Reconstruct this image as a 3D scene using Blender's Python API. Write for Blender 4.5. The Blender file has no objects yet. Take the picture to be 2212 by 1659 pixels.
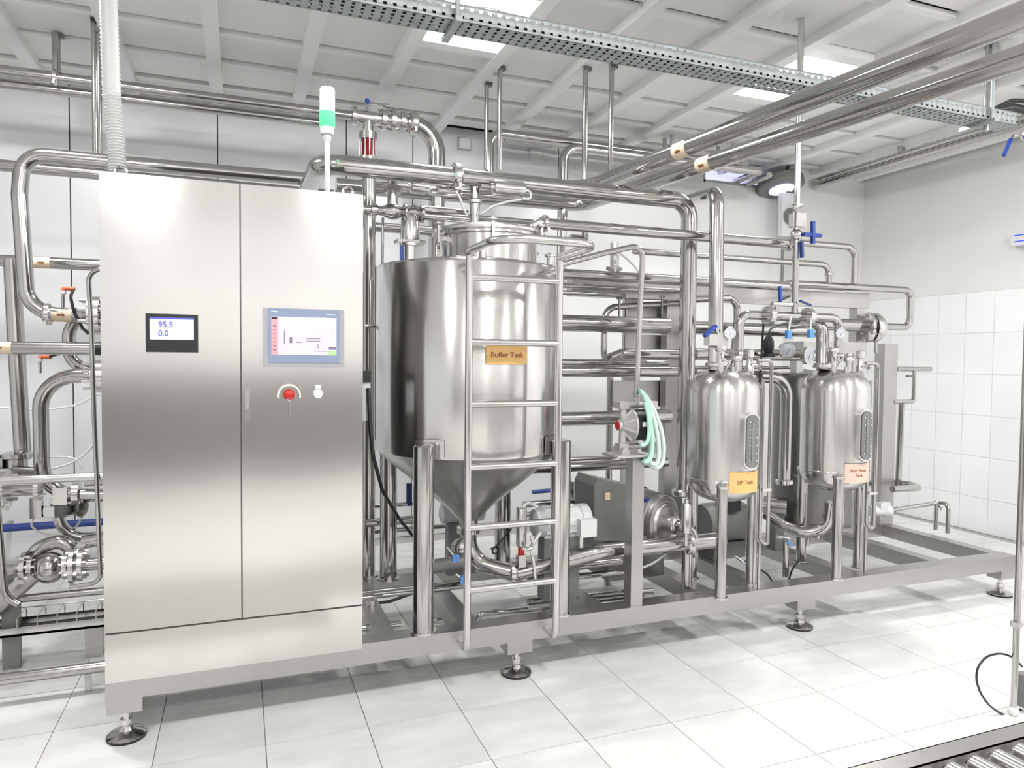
import bpy, math, random
from mathutils import Vector as V, Matrix
R = math.radians
random.seed(7)
S = bpy.context.scene
COL = S.collection

# ---------------------------------------------------------------- camera, light, exposure
FPX, CX, CY, EYE = 1529.86, 1106.0, 829.5, V((0, 0, 1.5))
def cam_axes(yaw, pitch, roll):
    r = V((math.cos(yaw), math.sin(yaw), 0)); fw = V((-math.sin(yaw), math.cos(yaw), 0)); u = V((0, 0, 1))
    f2 = fw * math.cos(pitch) - u * math.sin(pitch); u2 = u * math.cos(pitch) + fw * math.sin(pitch)
    return r * math.cos(roll) + u2 * math.sin(roll), u2 * math.cos(roll) - r * math.sin(roll), f2
RIGHT, UP, FWD = cam_axes(R(-21.0544), R(2.1452), R(.5237))
cd = bpy.data.cameras.new('camera'); cam = bpy.data.objects.new('camera', cd); COL.objects.link(cam)
cd.sensor_width = 36; cd.lens = FPX / 2212 * 36; cd.clip_start = .05; cd.clip_end = 60
cam.matrix_world = Matrix(((RIGHT.x, UP.x, -FWD.x, EYE.x), (RIGHT.y, UP.y, -FWD.y, EYE.y), (RIGHT.z, UP.z, -FWD.z, EYE.z), (0, 0, 0, 1)))
S.camera = cam
w = bpy.data.worlds.new('world'); S.world = w; w.use_nodes = True
w.node_tree.nodes['Background'].inputs[0].default_value = (1, 1, 1, 1)
w.node_tree.nodes['Background'].inputs[1].default_value = 1.3
S.view_settings.view_transform = 'Standard'; S.view_settings.look = 'None'
S.view_settings.gamma = 1; S.view_settings.use_curve_mapping = False
S.view_settings.exposure = 0.1
LAMP = 185.0          # emission of every ceiling lamp disc
try:
    S.cycles.max_bounces = 9; S.cycles.diffuse_bounces = 5; S.cycles.glossy_bounces = 6
    S.cycles.sample_clamp_indirect = 6; S.cycles.caustics_reflective = False; S.cycles.caustics_refractive = False
    S.cycles.blur_glossy = .5
except Exception: pass

def at(px, py, X=None, Y=None, Z=None):
    """Where the sight line through a surveyed point of the photograph meets a real plane of the room."""
    d = RIGHT * ((px - CX) / FPX) - UP * ((py - CY) / FPX) + FWD
    for i, v in enumerate((X, Y, Z)):
        if v is not None:
            return EYE + d * ((v - EYE[i]) / d[i])
def rad(wpx, p):                      # radius of a pipe that looks wpx wide at the point p
    return wpx * .5 * (V(p) - EYE).dot(FWD) / FPX

# ---------------------------------------------------------------- materials
AROT = 0.25
def mat(name, col, rough=.5, metal=0, var=0.0, scale=8, bump=0.0, bscale=60, stretch=None, emit=0, trans=0, alpha=1, coat=0, spec=.5, aniso=0, rvar=0.0):
    m = bpy.data.materials.new(name); m.use_nodes = True
    nt = m.node_tree; b = nt.nodes['Principled BSDF']
    c = (*col, 1) if len(col) == 3 else col
    b.inputs['Base Color'].default_value = c; b.inputs['Roughness'].default_value = rough; b.inputs['Metallic'].default_value = metal
    b.inputs['Specular IOR Level'].default_value = spec
    if coat: b.inputs['Coat Weight'].default_value = coat; b.inputs['Coat Roughness'].default_value = .08
    if trans: b.inputs['Transmission Weight'].default_value = trans; b.inputs['IOR'].default_value = 1.4
    if emit: b.inputs['Emission Color'].default_value = c; b.inputs['Emission Strength'].default_value = emit
    if aniso:
        b.inputs['Anisotropic'].default_value = aniso; tg = nt.nodes.new('ShaderNodeTangent'); tg.direction_type = 'RADIAL'; tg.axis = 'Z'; nt.links.new(tg.outputs[0], b.inputs['Tangent']); b.inputs['Anisotropic Rotation'].default_value = AROT
    if var or bump or rvar:
        tc = nt.nodes.new('ShaderNodeTexCoord'); mp = nt.nodes.new('ShaderNodeMapping')
        nt.links.new(tc.outputs['Object'], mp.inputs[0])
        if stretch: mp.inputs['Scale'].default_value = stretch
        oi = nt.nodes.new('ShaderNodeObjectInfo'); vm = nt.nodes.new('ShaderNodeVectorMath'); vm.operation = 'SCALE'; vm.inputs[0].default_value = (7, 5, 3)
        nt.links.new(oi.outputs['Random'], vm.inputs['Scale']); nt.links.new(vm.outputs[0], mp.inputs['Location'])
        if var or rvar:
            n = nt.nodes.new('ShaderNodeTexNoise'); n.inputs['Scale'].default_value = scale; n.inputs['Detail'].default_value = 5
            nt.links.new(mp.outputs[0], n.inputs['Vector'])
            if var:
                r = nt.nodes.new('ShaderNodeValToRGB'); r.color_ramp.elements[0].position = .3; r.color_ramp.elements[1].position = .75
                r.color_ramp.elements[0].color = (*[x * (1 - var) for x in c[:3]], 1); r.color_ramp.elements[1].color = c
                nt.links.new(n.outputs[0], r.inputs[0]); nt.links.new(r.outputs[0], b.inputs['Base Color'])
            if rvar:
                mr = nt.nodes.new('ShaderNodeMapRange'); mr.inputs[3].default_value = rough * (1 - rvar); mr.inputs[4].default_value = rough * (1 + rvar)
                nt.links.new(n.outputs[0], mr.inputs[0]); nt.links.new(mr.outputs[0], b.inputs['Roughness'])
        if bump:
            n2 = nt.nodes.new('ShaderNodeTexNoise'); n2.inputs['Scale'].default_value = bscale; n2.inputs['Detail'].default_value = 3
            nt.links.new(mp.outputs[0], n2.inputs['Vector'])
            bp = nt.nodes.new('ShaderNodeBump'); bp.inputs['Strength'].default_value = bump; bp.inputs['Distance'].default_value = .01
            nt.links.new(n2.outputs[0], bp.inputs['Height']); nt.links.new(bp.outputs[0], b.inputs['Normal'])
    return m
STEEL = mat('polished_steel', (.5, .49, .48), .13, 1, rvar=.25, scale=3)
STEELB = mat('bright_steel', (.68, .67, .66), .18, 1, rvar=.2, scale=4)
SATIN = mat('satin_steel', (.5, .49, .48), .34, 1, var=.06, scale=3, bump=.02, bscale=120)
BRUSH = mat('brushed_door_steel', (.68, .667, .655), .15, 1, bump=.02, bscale=1.6, stretch=(1, 1, 1.6))
TANK = mat('tank_steel', (.66, .65, .64), .2, 1, bump=.012, bscale=2.2, stretch=(2.4, 2.4, .5), aniso=.8)
GALV = mat('galvanised_sheet', (.45, .49, .5), .55, .5, var=.18, scale=14)
GREYP = mat('grey_painted_steel', (.2, .2, .197), .45, .2, var=.05)
DARKST = mat('dark_steel', (.2, .195, .19), .3, 1, rvar=.3, scale=3)
WHITEP = mat('white_plastic', (.76, .77, .78), .35)
CREAM = mat('cast_grey', (.5, .485, .47), .42, .3, var=.05)
BLACK = mat('black_rubber', (.012, .012, .014), .38)
DARK = mat('dark_gap', (.03, .025, .025), .6)
BLUE = mat('blue_grip', (.02, .06, .36), .35)
SKYB = mat('light_blue_grip', (.1, .3, .7), .4)
RED = mat('red_glass', (.18, .002, .004), .12, coat=.6)
REDC = mat('red_cap', (.5, .02, .01), .35)
ORANGE = mat('orange_plastic', (.75, .16, .07), .4)
YELLOW = mat('orange_sign', (.82, .5, .2), .55, var=.05)
PINK = mat('pale_pink_sign', (.75, .54, .46), .55, var=.05)
BEIGE = mat('beige_sticker', (.82, .68, .5), .5)
BROWN = mat('brown_print', (.22, .06, .02), .6)
PRINT = mat('dark_print', (.28, .1, .04), .6)
HOSE = mat('milky_green_hose', (.42, .72, .6), .25, coat=.3)
HOSEW = mat('milky_white_hose', (.6, .7, .64), .25, coat=.3)
CABLEW = mat('white_cable', (.8, .8, .8), .45)
CORR = mat('corrugated_grey_plastic', (.6, .61, .61), .45)
NAVY = mat('blue_paint', (.02, .045, .22), .4)
DIAL = mat('dial_face', (.6, .64, .7), .3)
GLASS = mat('gauge_slot_glass', (.2, .21, .2), .08)
WALLP = mat('wall_panel_paint', (.74, .75, .765), .27, var=.02, scale=2)
WALLW = mat('white_wall_plaster', (.8, .8, .79), .6, var=.04, scale=2, bump=.05, bscale=30)
WTILE = mat('white_wall_tile', (.9, .91, .925), .16, var=.02, scale=5)
GROUT = mat('tile_grout', (.68, .68, .68), .8)
FGROUT = mat('floor_grout', (.42, .41, .39), .85)
FTILE = mat('floor_stone_tile', (.8, .8, .78), .42, var=.2, scale=5, bump=.06, bscale=14, stretch=(.7, 1.6, 1))
CEILP = mat('ceiling_board', (.9, .893, .88), .7, var=.03, scale=2)
CEILR = mat('ceiling_rib_paint', (.93, .925, .915), .5)
FRONTW = mat('far_room_paint', (.8, .79, .78), .6)
DARKBAND = mat('dark_reflect_paint', (.2, .195, .19), .5)
LAMPM = mat('lamp_glow', (1, .985, .97), .5, emit=LAMP)
CELLGLOW = mat('cell_glow', (1, .99, .97), .5, emit=2.2)
GREENL = mat('green_lamp', (.08, .85, .25), .3, emit=.9)
FROST = mat('frosted_plastic', (.8, .83, .88), .25, coat=.4)
INDIC = mat('white_indicator', (1, 1, 1), .3, emit=6)
SCREENW = mat('white_screen', (.5, .52, .62), .25, emit=.6)
SCREENP = mat('pale_pink_screen', (.56, .5, .54), .3, emit=.4)
SCRBLUE = mat('blue_digits', (.1, .11, .6), .4)
SCRPINK = mat('pink_screen_strip', (.55, .3, .33), .4, emit=.3)
SCRGREEN = mat('green_screen_key', (.35, .6, .25), .4, emit=.4)
SCRGREY = mat('grey_screen_lines', (.2, .17, .24), .4)
BEZEL = mat('grey_blue_bezel', (.24, .29, .42), .35)
BEZELO = mat('grey_bezel_edge', (.36, .36, .39), .35)
UVBLUE = mat('blue_glow', (.02, .05, .9), .3, emit=.8)
DAYLIGHT = mat('daylight_pane', (.72, .72, 1), .4, emit=.9)

# ---------------------------------------------------------------- mesh builder
WL = {}
def frame(d):
    d = V(d).normalized(); a = V((0, 0, 1)) if abs(d.z) < .9 else V((1, 0, 0))
    u = d.cross(a).normalized(); return u, d.cross(u).normalized(), d
def fillet(pts, bend):
    pts = [V(p) for p in pts]; out = [pts[0]]
    for i in range(1, len(pts) - 1):
        a, b, c = pts[i - 1], pts[i], pts[i + 1]
        u, v = (a - b), (c - b); lu, lv = u.length, v.length
        if lu < 1e-6 or lv < 1e-6: continue
        u /= lu; v /= lv; ang = math.acos(max(-1, min(1, u.dot(v))))
        if ang > math.pi - .05: out.append(b); continue
        t = min(bend / math.tan(ang / 2), lu * .48 if i > 1 else lu * .95, lv * .48 if i < len(pts) - 2 else lv * .95)
        p, q = b + u * t, b + v * t
        k = 3 + int(6 * (math.pi - ang) / 1.57)
        bis = (u + v).normalized(); rr = t * math.tan(ang / 2); ctr = b + bis * (rr / math.sin(ang / 2))
        e1, e2 = (p - ctr), (q - ctr); om = e1.angle(e2)
        for j in range(k + 1):
            s = j / k; out.append(ctr + (e1 * math.sin((1 - s) * om) + e2 * math.sin(s * om)) / math.sin(om))
    out.append(pts[-1]); return out
class MB:
    def __init__(s): s.v = []; s.f = []
    def box(s, lo, hi):
        x0, y0, z0 = lo; x1, y1, z1 = hi; n = len(s.v)
        s.v += [V(p) for p in ((x0, y0, z0), (x1, y0, z0), (x1, y1, z0), (x0, y1, z0), (x0, y0, z1), (x1, y0, z1), (x1, y1, z1), (x0, y1, z1))]
        s.f += [[n + i for i in q] for q in ((3, 2, 1, 0), (4, 5, 6, 7), (0, 1, 5, 4), (1, 2, 6, 5), (2, 3, 7, 6), (3, 0, 4, 7))]; return s
    def cbox(s, c, d): return s.box([c[i] - d[i] / 2 for i in range(3)], [c[i] + d[i] / 2 for i in range(3)])
    def bar(s, a, b, w, h):           # rectangular bar from a to b
        a, b = V(a), V(b); u, v, d = frame(b - a); n = len(s.v)
        for p in (a, b):
            s.v += [p + u * w / 2 + v * h / 2, p - u * w / 2 + v * h / 2, p - u * w / 2 - v * h / 2, p + u * w / 2 - v * h / 2]
        s.f += [[n + i for i in q] for q in ((0, 1, 2, 3), (7, 6, 5, 4), (0, 4, 5, 1), (1, 5, 6, 2), (2, 6, 7, 3), (3, 7, 4, 0))]; return s
    def loft(s, rings, cap=True, closed=True):
        n0 = len(s.v); k = len(rings[0])
        for r in rings: s.v += r
        for i in range(len(rings) - 1):
            for j in range(k if closed else k - 1):
                a = n0 + i * k + j; b = n0 + i * k + (j + 1) % k
                s.f.append([a, b, b + k, a + k])
        if cap and closed:
            s.f.append([n0 + j for j in range(k)][::-1]); s.f.append([n0 + (len(rings) - 1) * k + j for j in range(k)])
        return s
    def tube(s, pts, r, n=16, bend=None, close=False):
        p = fillet(pts, bend if bend is not None else r * 3) if not close else [V(q) for q in pts]
        q = [p[0]]
        for x in p[1:]:
            if (x - q[-1]).length > 1e-5: q.append(x)
        p = q; m = len(p)
        t = []
        for i in range(m):
            if close: t.append((p[(i + 1) % m] - p[i - 1]).normalized())
            else: t.append((p[min(i + 1, m - 1)] - p[max(i - 1, 0)]).normalized())
        u, v, _ = frame(t[0]); rings = []
        for i in range(m):
            if i:
                u = (u - t[i] * u.dot(t[i])).normalized(); v = t[i].cross(u)
            rr = r[i] if isinstance(r, (list, tuple)) else r
            rings.append([p[i] + (u * math.cos(6.28318 * j / n) + v * math.sin(6.28318 * j / n)) * rr for j in range(n)])
        if close: rings.append([x.copy() for x in rings[0]])
        return s.loft(rings, cap=not close)
    def cyl(s, a, b, r, n=18, r2=None):
        return s.lathe([(r, 0), (r if r2 is None else r2, (V(b) - V(a)).length)], a, V(b) - V(a), n)
    def lathe(s, prof, o, axis=(0, 0, 1), n=24, cap=True):
        u, v, d = frame(axis); o = V(o)
        return s.loft([[o + d * t + (u * math.cos(6.28318 * j / n) + v * math.sin(6.28318 * j / n)) * max(r, 1e-4) for j in range(n)] for r, t in prof], cap)
    def ball(s, c, r, n=14, sq=(1, 1, 1)):
        rings = []
        for i in range(1, n):
            a = math.pi * i / n
            rings.append([V((c[0] + r * sq[0] * math.sin(a) * math.cos(6.28318 * j / n), c[1] + r * sq[1] * math.sin(a) * math.sin(6.28318 * j / n), c[2] - r * sq[2] * math.cos(a))) for j in range(n)])
        return s.loft(rings)
    def ring(s, c, axis, R0, r, n=28, k=8):
        u, v, d = frame(axis); c = V(c)
        return s.tube([c + (u * math.cos(6.28318 * j / n) + v * math.sin(6.28318 * j / n)) * R0 for j in range(n)], r, k, close=True)
    def prism(s, poly, depth):        # poly: list of V, depth: V
        d = V(depth); n = len(s.v); k = len(poly)
        s.v += [V(p) for p in poly] + [V(p) + d for p in poly]
        s.f += [[n + i for i in range(k)][::-1], [n + k + i for i in range(k)]]
        s.f += [[n + i, n + (i + 1) % k, n + k + (i + 1) % k, n + k + i] for i in range(k)]; return s
    def build(s, name, m, parent=None, loc=None, sharp=38):
        me = bpy.data.meshes.new(name)
        if parent is not None: L = V((0, 0, 0)); base = WL[parent.name]
        else: base = V(loc) if loc is not None else V((0, 0, 0)); L = base
        me.from_pydata([tuple(p - base) for p in s.v], [], s.f); me.update()
        import bmesh
        bm = bmesh.new(); bm.from_mesh(me); bmesh.ops.recalc_face_normals(bm, faces=bm.faces); bm.to_mesh(me); bm.free()
        me.polygons.foreach_set('use_smooth', [True] * len(me.polygons)); me.set_sharp_from_angle(angle=R(sharp))
        me.materials.append(m)
        o = bpy.data.objects.new(name, me); COL.objects.link(o)
        if parent is not None: o.parent = parent
        else: o.location = L
        WL[o.name] = base.copy(); return o
def tag(o, label, cat, group=None):
    o['label'] = label; o['category'] = cat
    if group: o['group'] = group
    return o
def thing(name, label, cat, loc, group=None):
    o = bpy.data.objects.new(name, None); COL.objects.link(o); o.location = V(loc); o.empty_display_size = .05
    WL[o.name] = V(loc); return tag(o, label, cat, group)
def struct(o): o['kind'] = 'structure'; return o

# ---------------------------------------------------------------- fittings (parts)
def pipe(name, label, w, pts, Y=None, bend=None, m=None, group=None, cat='pipe', snap=False, r=None, n=16):
    """A pipe run: pts are V points, or (px, py) on plane Y, or (px, py, Y). w is its width in the photo."""
    P = []
    for p in pts:
        if isinstance(p, V): P.append(p.copy())
        else: P.append(at(p[0], p[1], Y=p[2] if len(p) > 2 else Y))
    if snap:
        for i in range(1, len(P)):
            d = P[i] - P[i - 1]; k = max(range(3), key=lambda a: abs(d[a]))
            for a in range(3):
                if a != k: P[i][a] = P[i - 1][a]
    rr = r if r is not None else rad(w, P[len(P) // 2])
    o = MB().tube(P, rr, n, bend if bend is not None else rr * 3.2).build(name, m or STEEL, loc=P[0])
    tag(o, label, cat, group); o['r'] = rr
    PTS[o.name] = P; return o
PTS = {}
def clamp(parent, pos, d, r, wing=True):
    d = V(d).normalized(); pos = V(pos); h = max(.008, r * .45)
    mb = MB().lathe([(r * 1.02, -h), (r * 1.3, -h), (r * 1.5, -h * .55), (r * 1.5, h * .55), (r * 1.3, h), (r * 1.02, h)], pos, d, 18)
    u, v, _ = frame(d)
    q = -v if v.z < 0 else v
    if wing:
        e = (u * .8 - q * .6).normalized()
        mb.cyl(pos + e * r * 1.35, pos + e * (r * 1.35 + .022), r * .22 + .003, 8)
        mb.cbox(pos + e * (r * 1.35 + .026), (.012, .012, .022))
    return mb.build('clamp', STEELB, parent)
def flange(parent, pos, d, r, t=.014, nb=6, name='flange', m=None):
    d = V(d).normalized(); pos = V(pos); u, v, _ = frame(d)
    mb = MB().lathe([(r * .5, -t * .5), (r, -t * .5), (r, t * .5), (r * .5, t * .5)], pos, d, 26)
    for k in range(nb):
        a = 6.28318 * (k + .5) / nb; c = pos + (u * math.cos(a) + v * math.sin(a)) * r * .8
        mb.cyl(c - d * t * 1.3, c + d * t * 1.3, r * .1, 6)
    return mb.build(name, m or STEELB, parent)
def sticker(parent, a, b, r):
    """beige arrow sticker wrapped round the camera side of a pipe between a and b."""
    a, b = V(a), V(b); d = (b - a).normalized(); c = (a + b) / 2
    f = (EYE - c); f = (f - d * f.dot(d)).normalized(); g = d.cross(f)
    rings = [[p + (f * math.cos(t) + g * math.sin(t)) * (r * 1.02) for t in [(-1.1 + 2.2 * i / 8) for i in range(9)]] for p in (a, b)]
    o = MB().loft(rings, closed=False).build('sticker', BEIGE, parent)
    o['label'] = 'beige sticker with a small brown arrow'
    L = (b - a).length; q = c + f * r * 1.035
    MB().prism([q - d * L * .18 + g * r * .13, q - d * L * .18 - g * r * .13, q + d * L * .1 - g * r * .13, q + d * L * .1 - g * r * .26, q + d * L * .24, q + d * L * .1 + g * r * .26, q + d * L * .1 + g * r * .13], f * .0008).build('arrow', BROWN, o)
def gauge(parent, c, d, r):
    d = V(d).normalized(); c = V(c)
    b = MB().lathe([(r * .5, -r * .55), (r * .95, -r * .5), (r, 0), (r, r * .08), (r * .86, r * .08), (r * .86, r * .02), (.001, r * .02)], c, d, 26).build('gauge_case', STEELB, parent)
    MB().lathe([(r * .86, 0), (r * .86, r * .03)], c + d * r * .01, d, 26).build('dial', DIAL, b)
    u, v, _ = frame(d)
    MB().bar(c + d * r * .06 - (u + v) * r * .2, c + d * r * .06 + (u * .4 + v) * r * .5, r * .07, r * .03).build('needle', PRINT, b)
    return b
def lever(parent, a, b, wd=.022, m=None, name='lever'):
    a, b = V(a), V(b); u, v, d = frame(b - a)
    o = MB().tube([a, a + (b - a) * .5, b], wd * .5, 10, .02).build(name, m or BLUE, parent); return o
def text(parent, s, size, origin, ux, uy, m, name='lettering', bend=None, thick=.0006):
    cu = bpy.data.curves.new('t', 'FONT'); cu.body = s; cu.size = size; cu.align_x = 'CENTER'; cu.align_y = 'CENTER'; cu.extrude = thick; cu.offset = size * .012
    o = bpy.data.objects.new('t', cu); COL.objects.link(o); bpy.context.view_layer.update()
    me = bpy.data.meshes.new_from_object(o.evaluated_get(bpy.context.evaluated_depsgraph_get()))
    bpy.data.objects.remove(o); ux, uy = V(ux).normalized(), V(uy).normalized(); un = ux.cross(uy); base = WL[parent.name]
    for vv in me.vertices:
        x, y, z = vv.co
        if bend: vv.co = bend(x, y, z) - base
        else: vv.co = V(origin) + ux * x + uy * y + un * z - base
    me.materials.append(m); me.name = name
    q = bpy.data.objects.new(name, me); COL.objects.link(q); q.parent = parent; WL[q.name] = base.copy(); return q

# ================================================================ THE ROOM
RX, BY, CZ = 6.08, 5.8, 3.42
LX, FY = -4.2, -3.6
fl = struct(MB().box((LX, FY, -.1), (RX, BY, -.006)).build('floor', FGROUT))
tiles = {}
def tile_mesh(key, dx, dy, dz, m):
    if key not in tiles:
        e = min(dx, dy, dz) * .25
        mb = MB().box((0, 0, 0), (dx, dy, dz)); o = mb.build('t', m); tiles[key] = o.data; bpy.data.objects.remove(o)
    return tiles[key]
def put(name, me, parent, loc, rot=None):
    o = bpy.data.objects.new(name, me); COL.objects.link(o); o.parent = parent; o.location = V(loc) - WL[parent.name]
    if rot: o.rotation_euler = rot
    WL[o.name] = V(loc); return o
T = .392
fx = [.087 + T * k for k in range(-6, 16)]; fy = [2.83 + T * k for k in range(-5, 8)]
for i in range(len(fx) - 1):
    for j in range(len(fy) - 1):
        x0, y0 = fx[i], fy[j]
        x1, y1 = min(fx[i + 1], RX), min(fy[j + 1], BY)
        if x1 - x0 < .05 or y1 - y0 < .05: continue
        v = at_seen = (V((x0 + T / 2, y0 + T / 2, 0)) - EYE); d = v.dot(FWD)
        if d < .3: continue
        px, py = CX + FPX * v.dot(RIGHT) / d, CY - FPX * v.dot(UP) / d
        if px < -250 or px > 2500 or py > 1950: continue
        me = tile_mesh(('f', round(x1 - x0, 3), round(y1 - y0, 3)), x1 - x0 - .004, y1 - y0 - .004, .006, FTILE)
        put('tile', me, fl, (x0 + .002, y0 + .002, -.006 + random.uniform(-.0006, .0004)))
# plain floor finish nearer than the picture shows
MB().box((LX, FY, -.006), (RX, fy[0] - .002, -.001)).build('floor_finish', FTILE, fl)
MB().box((LX, fy[0], -.006), (fx[0] - .002, BY, -.001)).build('floor_finish', FTILE, fl)

wb = struct(MB().box((LX, BY, -.1), (4.2, BY + .1, 3.5)).build('wall_back', DARK))
WB2 = MB()
WB2.box((4.98, BY, -.1), (RX + .1, BY + .1, 3.5)); WB2.box((4.2, BY, -.1), (4.98, BY + .1, 3.235)); WB2.box((4.2, BY, 3.36), (4.98, BY + .1, 3.5))
WB2.build('opening_wall', WALLW, wb)
px_ = [-2.95, -2.02, -1.1, -.144, .8, 1.337, 2.65]
for a, b in zip(px_, px_[1:]):
    MB().box((a + .004, BY - .012, .0), (b - .004, BY, CZ)).build('panel', WALLP, wb)
MB().box((2.655, BY - .014, 0), (4.2, BY, CZ)).build('panel', WALLW, wb)
MB().box((4.2, BY - .014, 0), (4.98, BY, 3.235)).build('panel', WALLW, wb)
# window slot through which the pipes leave the room
win = struct(MB().box((4.19, BY + .07, 3.22), (4.99, BY + .09, 3.37)).build('window_1', DAYLIGHT))
fr = MB(); fr.box((4.19, BY - .02, 3.215), (4.99, BY + .07, 3.237)); fr.box((4.19, BY - .02, 3.355), (4.99, BY + .07, 3.372)); fr.box((4.965, BY - .02, 3.215), (4.99, BY + .07, 3.372)); fr.box((4.19, BY - .02, 3.215), (4.205, BY + .07, 3.372))
fr.build('window_frame', GALV, win)
# corner pier
struct(MB().box((5.2, BY - .16, 0), (RX, BY, CZ)).build('pillar_corner', WALLW))

wr = struct(MB().box((RX, FY, -.1), (RX + .1, BY + .1, 3.5)).build('wall_right', WALLW))
TW, TH = .26, .362
ys = [BY - .16 - 0.12 - TW * k for k in range(0, 9)]
zs = [2.115 - TH * k for k in range(0, 7)]
for k in range(len(ys) - 1):
    for j in range(6):
        z0 = max(zs[j + 1], .0)
        put('tile', tile_mesh(('w', j == 5), .009, TW - .004, zs[j] - z0 - .004, WTILE), wr, (RX - .009, ys[k + 1] + .002, z0 + .002))
for j in range(6):
    z0 = max(zs[j + 1], .0)
    put('tile', tile_mesh(('we', j == 5), .009, .118, zs[j] - z0 - .004, WTILE), wr, (RX - .009, ys[0] + .002, z0 + .002))
MB().box((RX - .005, ys[-1] - .01, 0), (RX - .0005, BY - .16, 2.12)).build('tile_bed', GROUT, wr)
MB().box((RX - .009, FY, 0), (RX, ys[-1] - .012, 2.112)).build('tiled_surface', WTILE, wr)
struct(MB().box((LX - .1, FY, -.1), (LX, BY + .1, 3.5)).build('wall_left', WALLP))
wfm = MB().box((LX, FY - .1, -.1), (RX, FY, 2.42)).box((LX, FY - .1, 2.62), (RX, FY, 2.98)).box((LX, FY - .1, 3.12), (RX, FY, 3.5))
wf = struct(wfm.build('wall_front', FRONTW))
MB().box((LX, FY, 0), (RX, FY + .03, 1.25)).build('dark_reflect_band', DARKBAND, wf)  # added dark band on the unseen wall, darkens the cabinet's reflection
for k, (z0, z1) in enumerate(((2.42, 2.62), (2.98, 3.12))):
    f = MB(); n = 8
    for q in range(n + 1):
        x = LX + (RX - LX) * q / n; f.box((x - .03, FY - .07, z0), (x + .03, FY - .03, z1))
    f.box((LX, FY - .07, z0), (RX, FY - .03, z0 + .02)); f.box((LX, FY - .07, z1 - .02), (RX, FY - .03, z1)); struct(f.build('window_%d' % (k + 2), GALV))  # added unseen window strips for fill light and bright bands in the steel
# small blank plates on the back wall
for q, l in (((1003, 311), 'small grey junction box high on back wall left of paler plate'), ((1157, 334), 'pale square cover plate on back wall beside grey junction box')):
    c = at(*q, Y=BY - .02); s = .05
    o = MB().cbox(c, (.11, .03, .1)).build('junction_box', GALV if 'grey' in l[:12] else WALLW, loc=c); tag(o, l, 'junction box')
    MB().cbox(c - V((0, .018, 0)), (.095, .006, .085)).build('cover', WHITEP if 'grey' in l[:12] else WALLW, o)

# ceiling: slab, boards, long ribs and cross battens
ce = struct(MB().box((LX, FY, CZ + .03), (RX, BY, CZ + .12)).build('ceiling', DARK))
rx = [.413 + .555 * k for k in range(-9, 11)]
cyv = [5.8, 5.56, 5.10, 4.64, 4.04, 3.46, 2.9, 2.34, 1.8, 1.2]
for k, x in enumerate(rx):
    MB().box((x - .042, 1.2, 3.355), (x + .042, BY, CZ + .03)).build('rib', CEILR, ce)
for a, b in zip(rx, rx[1:]):
    for y1, y0 in zip(cyv, cyv[1:]):
        if b > RX + .3: continue
        x1 = min(b - .042, RX)
        put('panel', tile_mesh(('c', round(x1 - a, 3), round(y1 - y0, 3)), x1 - a - .042, y1 - y0 - .09, .02, CEILP), ce, (a + .042, y0 + .004, CZ - .008 + random.uniform(-.003, .003)))
        if abs(y0 - 4.04) < .01 and any(a < q < b for q in (1.25, 3.575)): continue
        put('batten', tile_mesh(('b', round(x1 - a, 3)), x1 - a - .042, .05, .03, CEILR), ce, (a + .042, y0 - .056, CZ - .024))
for xc in (1.25, 3.575, -1.075):
    k = min(range(len(rx) - 1), key=lambda i: abs((rx[i] + rx[i + 1]) / 2 - xc))
    for yy in (4.2, 3.43): MB().box((rx[k] + .042, yy - .05, 3.358), (rx[k + 1] - .042, yy + .04, CZ - .008)).build('rib', CEILR, ce)
MB().box((LX, FY, CZ), (RX, 1.2, CZ + .03)).build('plain_boards', CEILP, ce)

# ceiling lamps
def lamp(x, y, label, n):
    t = thing('ceiling_lamp', label, 'lamp', (x, y, 3.41), 'round ceiling lamps')
    MB().lathe([(.001, 0), (.16, 0), (.17, -.004), (.17, -.02), (.155, -.024), (.001, -.024)], (x, y, 3.41), (0, 0, 1), 32).build('housing', WHITEP, t)
    MB().lathe([(.001, -.012), (.1, -.01), (.14, 0), (.15, .012), (.15, .05), (.001, .05)], (x, y, 3.336), (0, 0, 1), 32).build('diffuser', LAMPM, t)
    rg = MB().ring((x, y, 3.345), (0, 0, 1), .157, .008, 32, 8)
    for k in range(8):
        an = k * .785; rg.cyl((x + .157 * math.cos(an), y + .157 * math.sin(an), 3.345), (x + .157 * math.cos(an), y + .157 * math.sin(an), 3.395), .004, 6)
    rg.build('guard_ring', WHITEP, t)
    k = min(range(len(rx) - 1), key=lambda i: abs((rx[i] + rx[i + 1]) / 2 - x))
    if n < 2: MB().box((rx[k] + .045, 3.475, 3.404), (rx[k + 1] - .045, 4.15, 3.411)).build('lit_cell_glow', CELLGLOW, t)  # emissive sheet stands in for cell boards and rib lit by the lamp
    return t
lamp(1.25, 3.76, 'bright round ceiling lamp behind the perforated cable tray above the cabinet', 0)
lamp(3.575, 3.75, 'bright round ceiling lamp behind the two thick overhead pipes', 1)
for x, y, l in ((-1.075, 3.76, 'round ceiling lamp beyond the picture to the left of the cabinet'), (5.3, 1.2, 'round ceiling lamp in front of the right wall outside the view'),
                (-1.075, .9, 'round ceiling lamp left of the camera'), (1.25, .9, 'round ceiling lamp straight above the camera aisle'), (3.575, .9, 'round ceiling lamp above the roller conveyor'),
                (-1.075, -1.9, 'round ceiling lamp at the rear of the room, left row'), (1.25, -1.9, 'round ceiling lamp at the rear of the room, middle row'), (3.575, -1.9, 'round ceiling lamp at the rear of the room, right row')):
    lamp(x, y, l, 2)

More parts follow.
